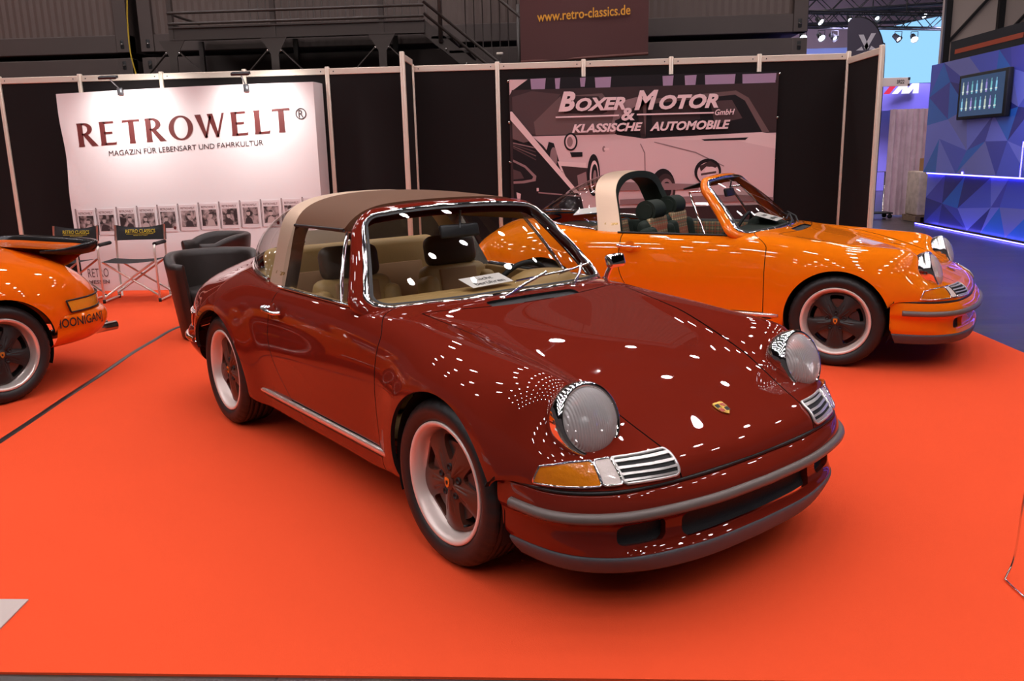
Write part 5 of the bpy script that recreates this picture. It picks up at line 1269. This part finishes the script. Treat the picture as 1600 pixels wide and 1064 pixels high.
# lighting trusses with spotlights
def truss(name, label, p, q, h=.40):
    r = root(name, label, 'truss', group='lighting trusses of the far stand'); p, q = Vector(p), Vector(q); L = (q - p).length; d = (q - p) / L; w = d.cross(Vector((0, 0, 1))).normalized() * h; u = Vector((0, 0, h)); m = Mesh()
    for o in (Vector(), w, u, w + u): m.add(tube([tuple(p + o), tuple(q + o)], .028, 6))
    n = int(L / h)
    for k in range(n):
        a, b_ = p + d * (L * k / n), p + d * (L * (k + 1) / n)
        for o1, o2 in ((Vector(), u), (w, w + u), (Vector(), w)): m.add(tube([tuple(a + o1), tuple(b_ + o2)] if k % 2 else [tuple(a + o2), tuple(b_ + o1)], .014, 5))
    m.build('chords', M_STEELB, r); part('hanger', tube([tuple((p + q) / 2 + u), tuple((p + q) / 2 + Vector((0, 0, 10.2 - p.z)))], .02, 6), M_STEELB, r); return r
truss('lighting_truss', 'black lighting truss far behind the booth, lowest of three', (8.2, 16.5, 4.95), (16, 17.5, 4.75))
truss('lighting_truss', 'black lighting truss far behind the booth, the middle of three', (8.2, 18.5, 5.55), (16, 18.0, 5.75))
truss('lighting_truss', 'black lighting truss far behind the booth, the rearmost of three', (8.2, 21.0, 5.6), (17, 21.5, 5.6))
M_BEAM = emit_mat('stage light glow', (.75, .85, 1.0), 16)
k = 0
for x, row_, big in ((9.0, 0, 1), (9.55, 0, 1), (9.95, 0, 0), (10.5, 0, 1), (11.2, 0, 0), (11.9, 0, 0), (12.4, 0, 1), (9.3, 1, 0), (10.0, 1, 1), (10.9, 1, 0), (11.7, 1, 0), (13.1, 1, 1)):
    f_ = (x - 8.2) / 7.8; y, z = ((16.5 + f_, 4.95 - .2 * f_ - .265), (18.5 - .5 * f_, 5.55 + .2 * f_ - .265))[row_]
    s = root('stage_spotlight', 'stage spotlight hanging from the far trusses', 'spotlight', (x, y, z), group='stage spotlights on the far trusses')
    part('barrel', xf(lathe([(.0, .20), (.07, .18), (.09, .0), (.11, -.06)], 16), trs(rx=-.9, rz=.3 * (k % 3))), M_STEELB, s); part('yoke', tube([(-.1, 0, 0), (-.1, 0, .2), (.1, 0, .2), (.1, 0, 0)], .012, 6), M_STEELB, s)
    part('lens', xf(lathe([(0, -.03), (.095 if big else .06, -.03)], 16), trs(rx=-.9, rz=.3 * (k % 3))), M_BEAM, s); k += 1
# curtain, wrapped pallet, cardboard box between booth and blue stand
P = [[(8.66 + 1.0 * i / 60, 8.55 + .05 * sin(i * .9) + .03 * sin(i * 2.3), z) for z in np.linspace(.02, 2.22, 6)] for i in range(61)]
tag(part('curtain', grid(P), mat('pink patterned curtain', (.85, .58, .64), .8, vary=(6, .3))), 'pale pink patterned curtain hanging between the black booth and blue stand', 'curtain')
wp = root('wrapped_pallet', 'pallet of goods wrapped in clear film beside the blue stand', 'pallet', (9.02, 7.30, 0))
part('goods', rbox(-.30, .30, -.30, .30, .12, .98, .03, 2), mat('film wrapped boxes', (.62, .48, .38), .25, vary=(8, .5), bump=(14, .4)), wp)
mm = Mesh()
for x in (-.28, 0, .28): mm.add(box(x - .05, x + .05, -.32, .32, 0, .09))
for y in (-.27, -.09, .09, .27): mm.add(box(-.33, .33, y - .06, y + .06, .09, .115))
mm.build('pallet_boards', mat('pallet wood', (.20, .12, .07), .8), wp, smooth=False)
cb = root('cardboard_box', 'small orange-brown cardboard box on top of the wrapped pallet', 'box', (9.02, 7.25, .982))
part('carton', rbox(-.16, .16, -.14, .14, 0, .24, .006, 1), mat('cardboard', (.42, .20, .07), .7), cb, smooth=False); part('label_patch', box(-.05, .06, -.1415, -.14, .06, .17), M_PAPER, cb, smooth=False)
tr_ = root('hand_trolley', 'low dark trolley beside the pink curtain', 'trolley', (8.30, 8.05, 0))
part('platform', rbox(-.25, .30, -.2, .2, .10, .13, .01, 1), M_BLACK, tr_)
part('handle', tube([(-.2, .18, .12), (-.2, .18, .95), (.22, .18, .95), (.22, .18, .12)], .016, 8), M_STEEL, tr_)
for x in (-.2, .25):
    for y in (-.15, .15): part('caster', xf(lathe([(0, -.02), (.045, -.02), (.05, 0), (.045, .02), (0, .02)], 16), trs((x, y, .05), rx=pi / 2)), M_BLACK, tr_)

# added area lights under the truss, brightening the far stand for its spotlights
for x in (10.5, 13.5):
    li = bpy.data.lights.new('stage_fill', 'AREA'); li.energy = 260; li.color = (.62, .60, 1.0); li.size = 1.2
    lo = bpy.data.objects.new('stage_fill', li); COL.objects.link(lo); lo.location = (x, 16.2, 4.6); lo.rotation_euler = (radians(35), 0, 0)
li = bpy.data.lights.new('stand_fill', 'AREA'); li.energy = 40; li.color = (.40, .40, 1.0); li.shape = 'RECTANGLE'; li.size = 6; li.size_y = .15  # added blue fill without a fixture, brightens the facet wall
lo = bpy.data.objects.new('stand_fill', li); COL.objects.link(lo); lo.location = (8.1, 2.5, 3.3); lo.rotation_euler = (0, radians(-28), radians(0)); lo.rotation_euler = Vector((.8, 0, -.8)).to_track_quat('-Z', 'X').to_euler()
